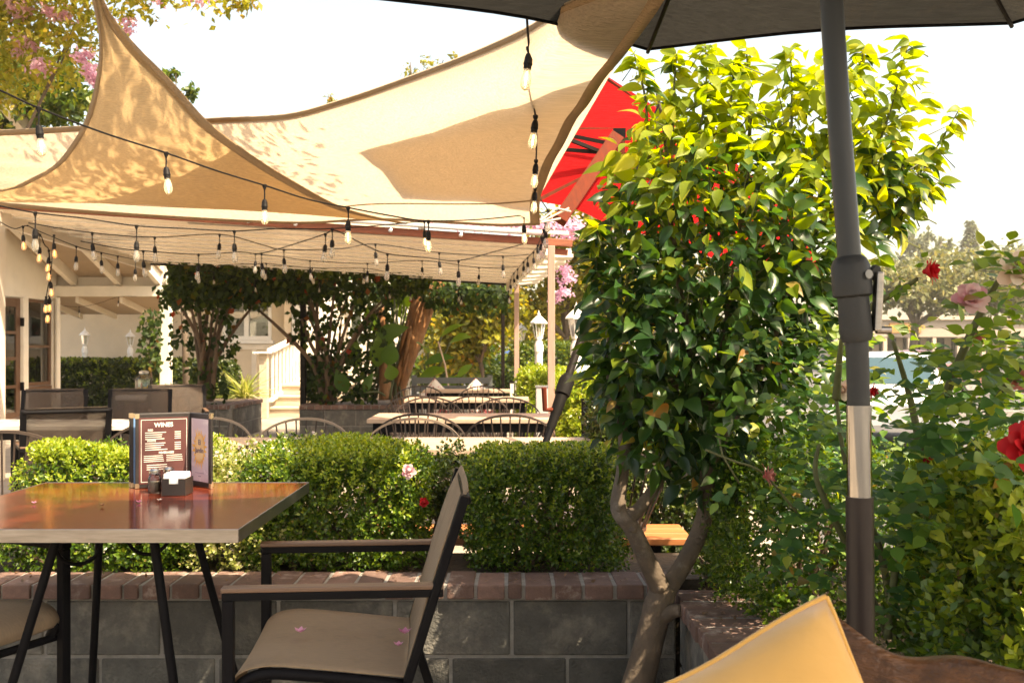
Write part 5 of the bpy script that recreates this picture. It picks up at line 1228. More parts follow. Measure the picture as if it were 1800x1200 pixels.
# ================================================================ BIG LEAFY BUSH WITH TWISTED TRUNK
bt = thing('bush_tree', P(1125, 1260, 3.28), 'large glossy leaved bush on a twisted trunk in the corner of the planter walls', 'tree')
def limb(pts, r, n=10, k=5): w = smooth_path([P(*q) for q in pts], k); return MB().tube(w, lerp_list(r, len(r), len(w)), n)
tr_ = limb([(1100, 1275, 3.22), (1122, 1200, 3.24), (1143, 1120, 3.26), (1158, 1062, 3.28), (1168, 1030, 3.29)], [.062, .050, .045, .047, .040], 14)
trunk = tr_.build('trunk', m_bark, bt, smooth=True)
limb([(1150, 1090, 3.27), (1180, 1075, 3.24), (1197, 1072, 3.22)], [.034, .024, .018], 10).build('stub', m_bark, bt, smooth=True)
for pts, r in (
    ([(1166, 1045, 3.28), (1140, 990, 3.26), (1112, 930, 3.25), (1087, 893, 3.26), (1094, 830, 3.3), (1097, 765, 3.32), (1080, 715, 3.34), (1068, 640, 3.36), (1080, 540, 3.4)], [.034, .030, .027, .026, .021, .020, .015, .011, .006]),
    ([(1102, 910, 3.25), (1124, 893, 3.28), (1155, 850, 3.33), (1183, 800, 3.38), (1190, 720, 3.42), (1180, 600, 3.45), (1200, 480, 3.45)], [.026, .022, .018, .016, .013, .010, .006]),
    ([(1166, 1045, 3.29), (1205, 985, 3.33), (1236, 915, 3.36), (1243, 850, 3.38), (1240, 740, 3.4), (1270, 620, 3.42), (1290, 500, 3.45), (1310, 330, 3.5), (1320, 200, 3.5)], [.034, .030, .029, .026, .020, .018, .014, .010, .005]),
    ([(1243, 850, 3.38), (1275, 760, 3.36), (1340, 640, 3.4), (1390, 500, 3.45), (1430, 380, 3.5), (1470, 250, 3.5)], [.024, .018, .015, .012, .008, .004]),
    ([(1240, 740, 3.4), (1210, 600, 3.5), (1180, 400, 3.5), (1170, 250, 3.5), (1150, 140, 3.5)], [.018, .014, .010, .007, .003])):
    limb(pts, r).build('branch', m_bark, bt, smooth=True)
for q in ((1087, 893, 3.245), (1236, 915, 3.34), (1112, 930, 3.235), (1226, 950, 3.33), (1160, 1035, 3.25)):
    pos = P(*q); MB().lathe([(.004, -.004), (.014, .004), (.012, .012), (.004, .015)], pos, 8, V((.2, -1, .2))).build('knot', m_bark, bt, smooth=True)
def ell(c, r, n, shell=.5, low=-1):
    d = rand_dir(n); d[:, 2] = np.where(d[:, 2] < low, -d[:, 2], d[:, 2])
    return np.array(c) + d * np.array(r) * (nr.uniform(0, 1, n) ** shell)[:, None], d
def ctr(px, py, Y): return tuple(P(px, py, Y))
pcs = [(ctr(1270, 470, 3.4), (.42, .36, .44), 1215, .30), (ctr(1190, 640, 3.35), (.30, .30, .36), 756, .30), (ctr(1340, 690, 3.45), (.36, .32, .34), 702, .3),
       (ctr(1100, 560, 3.3), (.13, .22, .38), 324, .4), (ctr(1180, 330, 3.4), (.24, .26, .22), 405, .4), (ctr(1400, 430, 3.45), (.28, .3, .34), 567, .4), (ctr(1130, 760, 3.3), (.14, .16, .15), 67, .5), (ctr(1270, 830, 3.35), (.2, .2, .12), 108, .5),
       (ctr(1240, 220, 3.5), (.28, .25, .17), 217, .6), (ctr(1420, 240, 3.5), (.34, .25, .22), 251, .6), (ctr(1560, 215, 3.45), (.14, .15, .24), 93, .6), (ctr(1470, 150, 3.4), (.2, .15, .14), 80, .6), (ctr(1530, 310, 3.5), (.2, .2, .22), 229, .6)]
PS, DS = [], []
for c, r_, n, sh_ in pcs:
    p, d = ell(c, r_, n, sh_); PS.append(p); DS.append(d)
# long shoots at the top
shoots = [((1500, 380, 3.45), (1560, 210, 3.4), (1598, 70, 3.38)), ((1540, 400, 3.5), (1620, 300, 3.45), (1688, 190, 3.45)), ((1500, 330, 3.5), (1580, 290, 3.5), (1650, 270, 3.5)), ((1320, 300, 3.45), (1316, 160, 3.42), (1312, 85, 3.42)), ((1215, 300, 3.4), (1240, 170, 3.35), (1240, 80, 3.35)),
          ((1140, 300, 3.4), (1135, 180, 3.35), (1115, 95, 3.3)), ((1390, 300, 3.4), (1392, 160, 3.4), (1388, 85, 3.42)), ((1440, 260, 3.5), (1500, 150, 3.5), (1520, 80, 3.5)), ((1560, 420, 3.5), (1600, 360, 3.5), (1650, 320, 3.5)), ((1060, 520, 3.3), (1045, 440, 3.25), (1050, 400, 3.2)), ((1280, 300, 3.35), (1285, 180, 3.35), (1290, 110, 3.36)), ((1180, 260, 3.4), (1185, 150, 3.4), (1190, 95, 3.4))]
for sh_ in shoots:
    w = smooth_path([P(*q) for q in sh_], 9)
    MB().tube(w, lerp_list([.006, .004, .002], 3, len(w)), 6).build('shoot', m_rosebark, bt, smooth=True)
    for i in range(2, len(w)):
        for j in range(3):
            a = rnd.uniform(0, 6.3); PS.append(np.array([w[i]])); DS.append(np.array([[math.cos(a), math.sin(a) * .8, .15]]))
PS, DS = np.concatenate(PS), np.concatenate(DS)
ok = (PS[:, 1] > 2.92) | (PS[:, 2] < 1.6); PS, DS = PS[ok], DS[ok]
M_ = len(PS)
ld = unit(DS * np.array([1, 1, .4]) + np.stack([np.zeros(M_), np.full(M_, -.25), np.full(M_, -.30)], 1) + nr.normal(0, .42, (M_, 3)))
ln_ = unit(np.stack([np.zeros(M_), np.full(M_, -.25), np.full(M_, .8)], 1) + DS * .3 + nr.normal(0, .5, (M_, 3)))
lsz = np.clip(nr.normal(.064, .016, M_), .026, .095)
TB = [leaf_tpl(6, .50, .26, .18, .80), leaf_tpl(6, .54, .18, .38, .76), leaf_tpl(6, .46, .34, .12, .84), leaf_tpl(6, .55, .12, .55, .78)]
order = np.argsort(PS[:, 1] - lsz * 2)
near = order[:300]; rest = order[300:]
fr_w = np.clip((PS[:, 2] - 1.38) / .58, 0, .95) ** 1.3 + .03; toplit = nr.uniform(0, 1, M_) < fr_w
leaf_objs(TB, PS[near[~toplit[near]]], ld[near[~toplit[near]]], ln_[near[~toplit[near]]], lsz[near[~toplit[near]]], m_camellia, bt)
leaf_objs(TB, PS[near[toplit[near]]], ld[near[toplit[near]]], ln_[near[toplit[near]]], lsz[near[toplit[near]]], m_toplit, bt)
for mm_, sel in ((m_camellia, rest[~toplit[rest]]), (m_toplit, rest[toplit[rest]])):
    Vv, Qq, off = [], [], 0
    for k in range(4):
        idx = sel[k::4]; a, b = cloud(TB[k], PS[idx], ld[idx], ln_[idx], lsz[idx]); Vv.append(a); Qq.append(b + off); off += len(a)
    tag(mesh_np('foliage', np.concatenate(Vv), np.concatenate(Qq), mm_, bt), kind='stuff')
# fine twigs carrying the leaves
mb = MB()
for i in nr.choice(M_, 420, replace=False):
    a = V(PS[i]); b = a - V(DS[i]) * rnd.uniform(.06, .16) - V((0, 0, .04)); mb.tube([b, a], [.0026, .0012], 4, cap=False)
tag(mb.build('twigs', m_rosebark, bt), kind='stuff')

# ================================================================ ROSE BUSH on the right
rb = thing('rose_bush', P(1600, 1180, 2.45), 'tall rose bush with round leaves right of the umbrella pole', 'shrub')
canes = [((1560, 1120, 2.55), (1580, 960, 2.5), (1620, 800, 2.5), (1660, 700, 2.4)), ((1590, 1120, 2.5), (1640, 980, 2.45), (1700, 860, 2.4), (1740, 720, 2.3), (1800, 640, 2.2)), ((1575, 1130, 2.6), (1545, 960, 2.6), (1490, 830, 2.6), (1470, 700, 2.6)), ((1560, 1110, 2.7), (1480, 940, 2.6), (1435, 840, 2.6), (1440, 780, 2.6)),
         ((1610, 1110, 2.6), (1690, 1000, 2.5), (1760, 900, 2.4), (1790, 800, 2.2)), ((1660, 700, 2.4), (1700, 600, 2.3), (1740, 520, 2.25), (1775, 460, 2.2)), ((1620, 800, 2.5), (1600, 700, 2.5), (1570, 600, 2.4)), ((1600, 1130, 2.7), (1640, 900, 2.7), (1730, 700, 2.6)),
         ((1480, 590, 2.5), (1530, 540, 2.45), (1590, 505, 2.35), (1612, 490, 2.3)), ((1470, 700, 2.6), (1475, 640, 2.55), (1480, 590, 2.5))]
for cpts in canes:
    w = smooth_path([P(*q) for q in cpts], 7); MB().tube(w, lerp_list([.011, .008, .0045], 3, len(w)), 7).build('cane', m_rosebark, rb, smooth=True)
RP, RD, RN, RS = [], [], [], []
def compound(p, d, s, n=5):
    """one rose leaf: leaflets in pairs along a rachis"""
    p, d = V(p), V(d).normalized(); up = V((0, 0, 1)); side = d.cross(up)
    if side.length < .1: side = V((1, 0, 0))
    side.normalize(); nn = (side.cross(d) + V((0, -.6, .3)) + V((rnd.gauss(0, .25), rnd.gauss(0, .25), rnd.gauss(0, .2)))).normalized()
    for i in range(n):
        if i == n - 1: q, e = p + d * s * 2.0, d
        else:
            t = .75 + .8 * (i // 2); sg = 1 if i % 2 else -1; q = p + d * s * t * .9; e = (side * sg * .85 + d * .55)
        RP.append(q); RD.append(e + V((rnd.gauss(0, .12), rnd.gauss(0, .12), rnd.gauss(0, .12)))); RN.append(nn + V((rnd.gauss(0, .15), rnd.gauss(0, .15), rnd.gauss(0, .15)))); RS.append(s * rnd.uniform(.8, 1.1) * (1 if i >= 2 else .85))
def fill(px0, px1, py0, py1, Y0, Y1, n, s0=.033, s1=.046):
    for _ in range(n):
        q = P(rnd.uniform(px0, px1), rnd.uniform(py0, py1), rnd.uniform(Y0, Y1)); a = rnd.uniform(0, 6.28)
        compound(q, (math.cos(a), -.35 + .5 * math.sin(a), rnd.uniform(-.7, .5)), rnd.uniform(s0, s1), rnd.choice((3, 5, 5)))
fill(1560, 1830, 600, 760, 1.9, 2.7, 60); fill(1700, 1840, 430, 660, 1.8, 2.3, 34); fill(1540, 1820, 730, 960, 2.0, 2.85, 230); fill(1540, 1720, 930, 1080, 2.3, 2.9, 80); fill(1640, 1820, 600, 740, 2.0, 2.7, 60); fill(1720, 1830, 450, 640, 1.95, 2.4, 22)
fill(1340, 1500, 560, 760, 2.7, 3.1, 80, .028, .038); fill(1390, 1510, 720, 1000, 2.5, 3.0, 100, .03, .042); fill(1330, 1480, 880, 1030, 2.5, 2.9, 40); fill(1555, 1660, 560, 720, 2.2, 2.6, 14, .022, .03)
for q, d in (((1215, 800, 2.4), (-.2, 0, .2)), ((1265, 770, 2.4), (.1, -.2, .6)), ((1300, 840, 2.38), (-.5, -.2, -.5)), ((1330, 800, 2.4), (.3, -.2, .1)), ((1290, 800, 2.4), (-.2, -.3, .3)), ((1350, 850, 2.42), (.5, -.1, -.1))): compound(P(*q), d, .040)
fill(1560, 1610, 465, 520, 2.3, 2.4, 4, .02, .028)
fill(1690, 1800, 760, 830, 1.75, 1.9, 5, .042, .05)
RP, RD, RN, RS = [np.array([tuple(v) for v in a]) if not isinstance(a[0], float) else np.array(a) for a in (RP, RD, RN, RS)]
TR = [leaf_tpl(4, .72, .10, .10, .70), leaf_tpl(4, .68, .16, .20, .72), leaf_tpl(4, .76, .04, .06, .70)]
order = np.argsort(RP[:, 1]); near, rest = order[:300], order[300:]
lite = nr.uniform(0, 1, len(RP)) < np.clip((RP[:, 2] - 1.0) / .3, 0, .8) * (RP[:, 0] > .85) + .14  # lighter leaf colour by height paints sunlight on the right-hand top
nl, nd = near[lite[near]], near[~lite[near]]
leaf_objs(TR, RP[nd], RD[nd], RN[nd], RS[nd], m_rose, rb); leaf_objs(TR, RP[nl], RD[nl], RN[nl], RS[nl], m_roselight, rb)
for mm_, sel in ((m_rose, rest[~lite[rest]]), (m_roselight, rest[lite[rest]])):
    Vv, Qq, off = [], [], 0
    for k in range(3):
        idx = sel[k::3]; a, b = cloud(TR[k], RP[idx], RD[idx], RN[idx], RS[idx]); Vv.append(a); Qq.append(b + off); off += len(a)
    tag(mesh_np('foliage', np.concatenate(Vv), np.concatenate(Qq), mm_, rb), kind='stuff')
mb = MB()
w = smooth_path([P(1400, 900, 2.5), P(1340, 830, 2.42), P(1290, 810, 2.4), P(1240, 790, 2.4)], 5); mb.tube(w, .003, 5)
mb.tube([P(1300, 850, 2.4), P(1270, 800, 2.4), P(1262, 760, 2.4)], .0025, 5)
mb.build('cane', m_rosebark, rb, smooth=True)
rose('rose_bloom', P(1634, 476, 2.28), (1, -.35, .15), .052, m_rred, rb, petals=18)['label'] = 'open red bloom seen from the side, highest on its cane'
rose('rose_bloom', P(1708, 524, 2.22), (-.2, -.9, .5), .060, m_rpink, rb, petals=20, spread=1.15)['label'] = 'pale pink bloom'
rose('rose_bloom', P(1790, 474, 2.15), (.1, -1, .2), .066, m_rpale, rb, petals=14, spread=1.3)['label'] = 'cream bloom with open petals'
rose('rose_bloom', P(1812, 786, 1.78), (-.3, -.9, .5), .078, m_rred, rb, petals=20, spread=1.1)['label'] = 'largest red bloom'
rose('rose_bloom', P(1350, 836, 2.42), (.8, -.3, .2), .042, m_rwither, rb, petals=12, spread=1.25)['label'] = 'faded red bloom hanging low'
rose('rose_bloom', P(1482, 686, 2.65), (-.6, -.5, .2), .046, m_rpale, rb, petals=12)['label'] = 'faded pink bloom behind the pole'
rose('rose_bloom', P(1532, 688, 2.5), (.6, -.4, -.2), .036, m_rred, rb, petals=12)['label'] = 'dark red bloom beside the pole'
rose('rose_bloom', P(1716, 590, 2.4), (.2, -.3, -.8), .05, m_rwither, rb, petals=12, spread=1.4)['label'] = 'withered dark red bloom'
rose('rose_bloom', P(1790, 668, 2.3), (-.3, -.8, .3), .05, m_rwither, rb, petals=12)['label'] = 'faded dusky bloom at the edge of the photo'
rose('rose_bloom', P(1628, 808, 2.5), (-.3, -.8, -.3), .036, m_rred, rb, petals=10)['label'] = 'small red bloom among the lower leaves'

# ================================================================ VINE ARCHES, BANANA PLANTS, PEELING TRUNK
vn = thing('vine_arch', P(360, 700, 14.2), 'dark climbing vine with many twisted stems, arching over beside the porch post', 'vine')
vn2 = thing('vine_arch', P(560, 700, 14.2), 'dark climbing vine with fanned stems, arching over beside the dark post', 'vine')
def stems(parent, bx, tops, Y=13.6, by=704, r=(.035, .028, .012), midpull=.35):
    for i, (tx, ty) in enumerate(tops):
        b = bx + rnd.uniform(-14, 14); w = smooth_path([P(b, by, Y), P(b + (tx - b) * .15 + rnd.uniform(-6, 6), by - (by - ty) * .35, Y + rnd.uniform(-.15, .15)), P(b + (tx - b) * .5 + rnd.uniform(-6, 6), by - (by - ty) * .68, Y + rnd.uniform(-.2, .2)), P(tx, ty, Y + rnd.uniform(-.3, .3))], 5)
        k = rnd.uniform(.6, 1.1); MB().tube(w, lerp_list([a * k for a in r], 3, len(w)), 6).build('stem', m_vinebark, parent, smooth=True)
stems(vn, 358, [(305, 520), (318, 480), (335, 500), (350, 470), (372, 480), (392, 500), (410, 520), (430, 490), (455, 525), (340, 560), (385, 540), (400, 470)])
stems(vn2, 578, [(425, 520), (500, 500), (520, 480), (545, 520), (560, 480), (590, 490), (610, 520), (640, 490), (670, 530), (700, 500), (730, 490), (600, 560), (530, 560), (655, 560)])
def vine_leaves(parent, regs, m, name='foliage', size=.10):
    ps = []
    for (px0, px1, py0, py1, Y0, Y1, n) in regs:
        for _ in range(n): ps.append(P(rnd.uniform(px0, px1), rnd.uniform(py0, py1) + 8 * math.sin(_), rnd.uniform(Y0, Y1)))
    ps = np.array([tuple(q) for q in ps]); M = len(ps)
    a, b = cloud(leaf_tpl(2, .75, .1, .25), ps, unit(rand_dir(M) * .7 + np.array([0, -.2, -.6])), unit(rand_dir(M) * .6 + np.array([0, -.7, .5])), nr.uniform(.6, 1.2, M) * size)
    tag(mesh_np(name, a, b, m, parent), kind='stuff')
vine_leaves(vn, [(298, 520, 463, 515, 13.0, 14.2, 2300), (300, 470, 505, 535, 13.2, 14.0, 600), (300, 420, 530, 640, 13.4, 13.9, 260), (330, 400, 640, 704, 13.4, 13.8, 120), (275, 310, 500, 530, 13.4, 13.8, 40), (400, 570, 482, 524, 13.2, 14.0, 900)], m_vine)
vine_leaves(vn2, [(480, 760, 470, 520, 13.0, 14.2, 1700), (750, 892, 496, 540, 13.6, 14.6, 1100), (510, 690, 520, 600, 13.4, 14.0, 520), (545, 660, 610, 704, 13.35, 13.9, 520)], m_vine)
iv = thing('ivy', P(262, 600, 17.7), 'ivy trailing beside the cream porch post above the dispenser', 'ivy')
vine_leaves(iv, [(246, 284, 545, 640, 17.3, 17.6, 240), (286, 300, 500, 530, 17.4, 17.7, 40)], m_vine, size=.11)
MB().tube([P(268, 690, 17.6), P(262, 620, 17.6), P(270, 545, 17.6)], .02, 6).build('stem', m_vinebark, iv)
# round clipped ball in the middle planter
shrub('boxwood', 'dark upright boxwood in the far planter beside the dark post', 'shrub', (X(563, 13.9), 13.9, .75), (.34, .4, .62), 1100, m_hedgedark, .045, k=6, length=.05, stems=3)
m_banana = leaf_mat('banana_leaf', (.05, .13, .02), (.13, .24, .03), transl=.4, rough=.4, tcol=(2.4, 2.0, .6))
m_stalk = mat('green_stalk', (.09, .10, .04), .6, var=.3)
bl = thing('banana_plant', P(640, 700, 13.8), 'bird of paradise clump with tall bare stalks and broad leaves in the far planter', 'plant')
def big_leaf(parent, base, tip, wid, nrm=(0, -1, .3), droop=.2, label=None, stalk=None):
    b, t = V(base), V(tip); d = (t - b); L = d.length; v, q = leaf_tpl(9, wid / L * 1.0, .12, droop, .85); a, c = cloud((v, q), np.array([tuple(b)]), np.array([tuple(d)]), np.array([nrm], float), [L])
    o = mesh_np('leaf', a, c, m_banana, parent)
    if stalk is not None: MB().tube(smooth_path([V(stalk), V(stalk).lerp(b, .5) + V((.03, 0, .05)), b], 4), .014, 6).build('leaf_stalk', m_stalk, parent, smooth=True)
root = P(650, 700, 13.8)
for (bx, by, tx, ty, wd_, Y) in ((626, 650, 622, 592, .22, 13.7), (664, 645, 666, 590, .25, 13.6), (682, 642, 690, 602, .24, 13.5), (654, 650, 700, 570, .16, 13.7), (660, 590, 718, 575, .22, 13.6), (690, 668, 684, 640, .2, 13.5), (640, 690, 655, 655, .15, 13.4), (610, 690, 590, 650, .2, 13.4), (672, 590, 640, 540, .2, 14.2), (706, 560, 690, 500, .22, 14.2), (715, 540, 722, 490, .3, 14.3), (700, 530, 672, 495, .2, 14.3)):
    big_leaf(bl, P(bx, by, Y), P(tx, ty, Y - .1), wd_, (rnd.uniform(-.4, .4), -1, rnd.uniform(-.1, .4)), rnd.uniform(0, .2), stalk=root + V((rnd.uniform(-.25, .35), rnd.uniform(-.2, .2), 0)))
for k in range(12):
    a = root + V((rnd.uniform(-.1, .45), rnd.uniform(-.2, .2), 0)); b = P(rnd.uniform(640, 735), rnd.uniform(480, 540), 14.2); MB().tube([a, a.lerp(b, .5) + V((rnd.uniform(-.1, .1), 0, 0)), b], [.02, .016, .010], 6).build('stalk', m_stalk, bl, smooth=True)
limb([(678, 702, 13.7), (676, 660, 13.7), (673, 610, 13.8), (670, 540, 13.9)], [.10, .075, .06, .05], 10).build('trunk', m_peel, bl, smooth=True)
pk = thing('peeling_tree', P(700, 700, 14.0), 'leaning tree trunk with peeling orange bark in front of the banana leaves', 'tree')
limb([(698, 712, 14.0), (702, 680, 14.0), (712, 640, 14.0), (725, 595, 14.0), (742, 540, 14.05), (760, 490, 14.1), (782, 430, 14.2)], [.10, .095, .12, .15, .17, .185, .19], 14).build('trunk', m_peel, pk, smooth=True)
for k in range(9):
    a = rnd.uniform(0, 1); py = 690 - 190 * a; px = np.interp(py, [490, 540, 595, 640, 700], [760, 742, 725, 712, 700]) + rnd.uniform(-16, 18)
    w = [P(px, py, 13.80), P(px + 7, py - 28, 13.79), P(px + 16, py - 58, 13.82)]; MB().tube(w, [.012, .03, .008], 5).build('bark_strip', m_peel, pk, smooth=True)
bp = thing('banana_plant', P(800, 700, 13.6), 'broad drooping banana leaves above the slatted bench', 'plant')
rt2 = P(745, 700, 13.6)
for (bx, by, tx, ty, wd_) in ((790, 603, 822, 584, .24), (775, 592, 806, 563, .16), (745, 640, 792, 618, .22), (735, 668, 778, 640, .26), (770, 690, 800, 655, .22), (742, 700, 765, 668, .22), (752, 620, 738, 596, .2), (830, 640, 800, 660, .12)):
    big_leaf(bp, P(bx, by, 13.4), P(tx, ty, 13.2), wd_, (rnd.uniform(-.3, .3), -.6, .8), .25, stalk=rt2)
MB().tube([P(792, 700, 13), P(782, 640, 13), P(770, 600, 13)], .012, 6).build('dry_cane', m_paletop, bp)
# pale spiky plant in a wooden box near the steps
px_ = thing('spiky_plant', P(430, 735, 15.8), 'pale green spiky plant in a wooden box beside the house steps', 'pot plant')
bx = P(430, 712, 15.8)
MB().span((bx.x - .22, 15.6, .20), (bx.x + .22, 15.63, .42)).span((bx.x - .22, 15.97, .20), (bx.x + .22, 16.0, .42)).span((bx.x - .22, 15.631, .2), (bx.x - .19, 15.969, .42)).span((bx.x + .19, 15.631, .2), (bx.x + .22, 15.969, .42)).span((bx.x - .189, 15.631, .2), (bx.x + .189, 15.969, .38)).build('planter_box', m_oldwood, px_)
for sx in (-1, 1): MB().bar((bx.x + sx * .17, 15.7, .198), (bx.x + sx * .2, 15.65, 0), .03, .03).build('leg', m_oldwood, px_)
n_ = 90; a = nr.uniform(0, 6.28, n_); e = nr.uniform(.25, 1.4, n_)
dd = np.stack([np.cos(a) * np.cos(e), np.sin(a) * np.cos(e), np.sin(e)], 1)
Wv, Qv = cloud(leaf_tpl(5, .055, .2, .45), np.tile([bx.x, 15.8, .42], (n_, 1)) + nr.normal(0, .05, (n_, 3)) * [1, 1, .2], dd, np.tile([0, 0, 1.0], (n_, 1)) + nr.normal(0, .1, (n_, 3)), nr.uniform(.38, .62, n_))
tag(mesh_np('leaf_blades', Wv, Qv, m_flowerleaf, px_), kind='stuff')

# ================================================================ TREES AND BACKGROUND
def crown(parent, name, lumps, n, size, m, per=26, sq=1.0, spread=.22):
    """leaf quads gathered in clumps inside ellipsoids"""
    ps, ds = [], []
    tot = sum(r[0] * r[1] * r[2] for c, r in lumps) ** 1
    for c, r in lumps:
        kk = max(4, int(n * (r[0] * r[1] * r[2]) / tot / per)); cc, d0 = ell(c, r, kk, .42)
        rad = (r[0] * r[1] * r[2]) ** (1 / 3) * spread
        p = np.repeat(cc, per, 0) + nr.normal(0, 1, (kk * per, 3)) * rad * np.array([1, 1, .6]); ps.append(p); ds.append(np.repeat(d0, per, 0))
    ps, ds = np.concatenate(ps), np.concatenate(ds); M = len(ps)
    a, b = cloud(T_diamond, ps, rand_dir(M) + np.array([0, 0, -.3]), rand_dir(M) * .8 + np.array([0, 0, .5]) + ds * .3, nr.uniform(.6, 1.3, M) * size)
    o = tag(mesh_np(name, a, b, m, parent, smooth=False), kind='stuff'); return ps
def tree(label, base, lumps, n, size, m, trunk_r=.14, limbs=5, name='tree', group='trees round the patio', blossoms=None, bark=None):
    t = thing(name, base, label, 'tree', group); ps = crown(t, 'crown', lumps, n, size, m)
    base = V(base); c0 = V(lumps[0][0]); fork = base.lerp(c0, .55)
    MB().tube([base, base.lerp(fork, .5) + V((trunk_r * .4, 0, 0)), fork], [trunk_r, trunk_r * .8, trunk_r * .65], 10).build('trunk', bark or m_bark, t, smooth=True)
    for i in range(limbs):
        c, r = lumps[i % len(lumps)]; e = V(c) + V((rnd.uniform(-.6, .6) * r[0], rnd.uniform(-.5, .5) * r[1], rnd.uniform(-.1, .6) * r[2]))
        MB().tube(smooth_path([fork, fork.lerp(e, .5) + V((rnd.uniform(-.1, .1), 0, .1)) * r[0], e], 4), lerp_list([trunk_r * .5, trunk_r * .3, trunk_r * .08], 3, 9), 6).build('limb', bark or m_bark, t, smooth=True)
    if blossoms:
        n2, s2, m2, where = blossoms; crown(t, 'blossoms', where, n2, s2, m2, per=40, spread=.30)
    return t
def L(px, py, Y, rx, rz, ry=None): return (ctr(px, py, Y), (rx * Y / FPX, ry or rx * Y / FPX * .8, rz * Y / FPX))
tree('crape myrtle with pink blossoms spreading over the top left corner', (X(-160, 10.5), 10.5, -.2), [L(60, 40, 10.5, 130, 110), L(-60, 60, 10.5, 150, 160), L(130, 90, 10.3, 55, 80), L(250, 5, 10, 60, 26), L(330, -30, 9.5, 130, 40), L(420, -8, 9.8, 40, 18), L(120, -120, 9.8, 280, 110), L(210, 60, 10.2, 40, 50)], 13500, .085, m_crape, .05, 3, group=None,
     blossoms=(1300, .055, m_crapepink, [L(270, -12, 10.2, 26, 14), L(100, 25, 10.2, 30, 20), L(30, 10, 10.2, 40, 20), L(145, 105, 10, 16, 22), L(75, 120, 10.1, 24, 20), L(210, 40, 10, 30, 14), L(350, -20, 9.8, 60, 16), L(40, 80, 10.2, 26, 20), L(160, 140, 10, 14, 14)]))
cm = next(o for o in bpy.data.objects if o.get('label', '').startswith('crape myrtle with pink'))
crown(cm, 'crown', [((-1.3, 5.3, 4.9), (1.5, 1.1, .45)), ((-2.6, 6.3, 4.9), (.8, .8, .3))], 3200, .10, m_crape, per=22, spread=.30)
crown(cm, 'crown', [((.85, 1.15, 4.8), (.75, .55, .3))], 900, .085, m_crape, per=16, spread=.3)
tree('bright green leafy tree at the far left, below the crape myrtle', (X(-150, 13), 13.0, -.2), [L(40, 170, 13, 110, 60), L(-30, 150, 13, 120, 80), L(120, 150, 12.8, 40, 55)], 7000, .13, m_tree_g, .13)
tree('tall sparse tree peeping over the middle of the large sail', (X(735, 22), 24.0, -.3), [L(735, 130, 24, 34, 30), L(790, 112, 24, 26, 18), L(745, 250, 24, 70, 110), L(582, 185, 24, 14, 22)], 2600, .12, m_tree_y, .13)
tree('small tree shoot just above the orange sail edge', (X(330, 16), 16, -.2), [L(303, 128, 16, 14, 14), L(330, 158, 16, 12, 14), L(320, 215, 16, 20, 50)], 700, .11, m_tree_g, .06)
tree('yellow green tree with dark trunk behind the patio posts', (X(862, 17), 17.5, 0), [L(830, 560, 18, 60, 60), L(870, 540, 17.5, 50, 60), L(800, 610, 18, 50, 50)], 6500, .13, m_tree_y, .06, bark=m_vinebark)
tree('green tree behind the banana leaves at the end of the house', (X(800, 21), 21.5, 0), [L(790, 560, 21, 60, 70), L(770, 650, 21, 60, 40), L(850, 640, 21, 60, 50)], 5600, .15, m_tree_g, .1)
tree('crape myrtle with mauve blossom right of the front patio post', (X(1010, 19), 19.5, -.2), [L(985, 470, 19, 60, 70), L(1000, 400, 18.5, 70, 40), L(930, 530, 19, 45, 40), L(1060, 480, 19, 60, 80), L(1020, 540, 20, 60, 40)], 8600, .12, m_tree_y, .09, 8,
     blossoms=(2600, .085, m_crapepink, [L(990, 478, 17.5, 26, 36), L(1010, 400, 17.3, 46, 20), L(950, 480, 17.5, 14, 18), L(850, 378, 18, 110, 14), L(955, 392, 17.3, 26, 14), L(985, 520, 17.5, 20, 20)]))
tree('golden tree screening the street behind the lamp posts', (X(950, 27), 27.5, -.2), [L(930, 560, 27, 60, 46), L(1010, 560, 27, 70, 60), L(890, 560, 27, 40, 50), L(1080, 540, 27, 80, 80)], 7000, .17, m_tree_y, .14)
tree('golden green tree glimpsed through the top of the leafy bush', (X(1150, 30), 30.0, -.2), [L(1140, 210, 30, 50, 80), L(1160, 330, 30, 70, 110), L(1240, 420, 30, 120, 120)], 5200, .17, m_tree_y, .16)
# street side on the right
FG = 'trees across the street'
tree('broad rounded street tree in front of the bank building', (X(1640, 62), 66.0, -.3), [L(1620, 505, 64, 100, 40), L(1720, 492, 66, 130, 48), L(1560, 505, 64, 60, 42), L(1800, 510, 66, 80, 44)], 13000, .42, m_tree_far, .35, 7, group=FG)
def conifer(label, px, pt, pb, Y, hw):
    t = thing('conifer', (X(px, Y), Y, -.3), label, 'tree', FG); z1 = P(0, pt, Y).z; z0 = P(0, pb, Y).z; w = hw * Y / FPX; n = 4200
    tt = nr.uniform(0, 1, n) ** .7; lay = np.sin(tt * 40) * .12; r = w * (tt + .06) * (.75 + lay + nr.uniform(-.2, .25, n)) * np.sqrt(nr.uniform(.25, 1, n)); a = nr.uniform(0, 6.28, n)
    r *= 1 + .35 * np.sin(3 * a + tt * 23)
    ps = np.stack([X(px, Y) + r * np.cos(a), Y + r * np.sin(a), z1 - (z1 - z0) * tt - r * .10], 1); dd = np.stack([np.cos(a), np.sin(a), -.35 + 0 * a], 1) + nr.normal(0, .3, (n, 3))
    x, y = cloud(T_diamond, ps, dd, rand_dir(n) * .5 + np.array([0, 0, 1]), nr.uniform(.7, 1.4, n) * w * .17); tag(mesh_np('crown', x, y, m_conifer, t, smooth=False), kind='stuff')
    MB().tube([(X(px, Y), Y, -.3), (X(px, Y), Y, z1 - .5)], [.35, .05], 7).build('trunk', m_bark, t)
conifer('pointed tall conifer behind the rounded street tree', 1706, 386, 560, 135, 46)
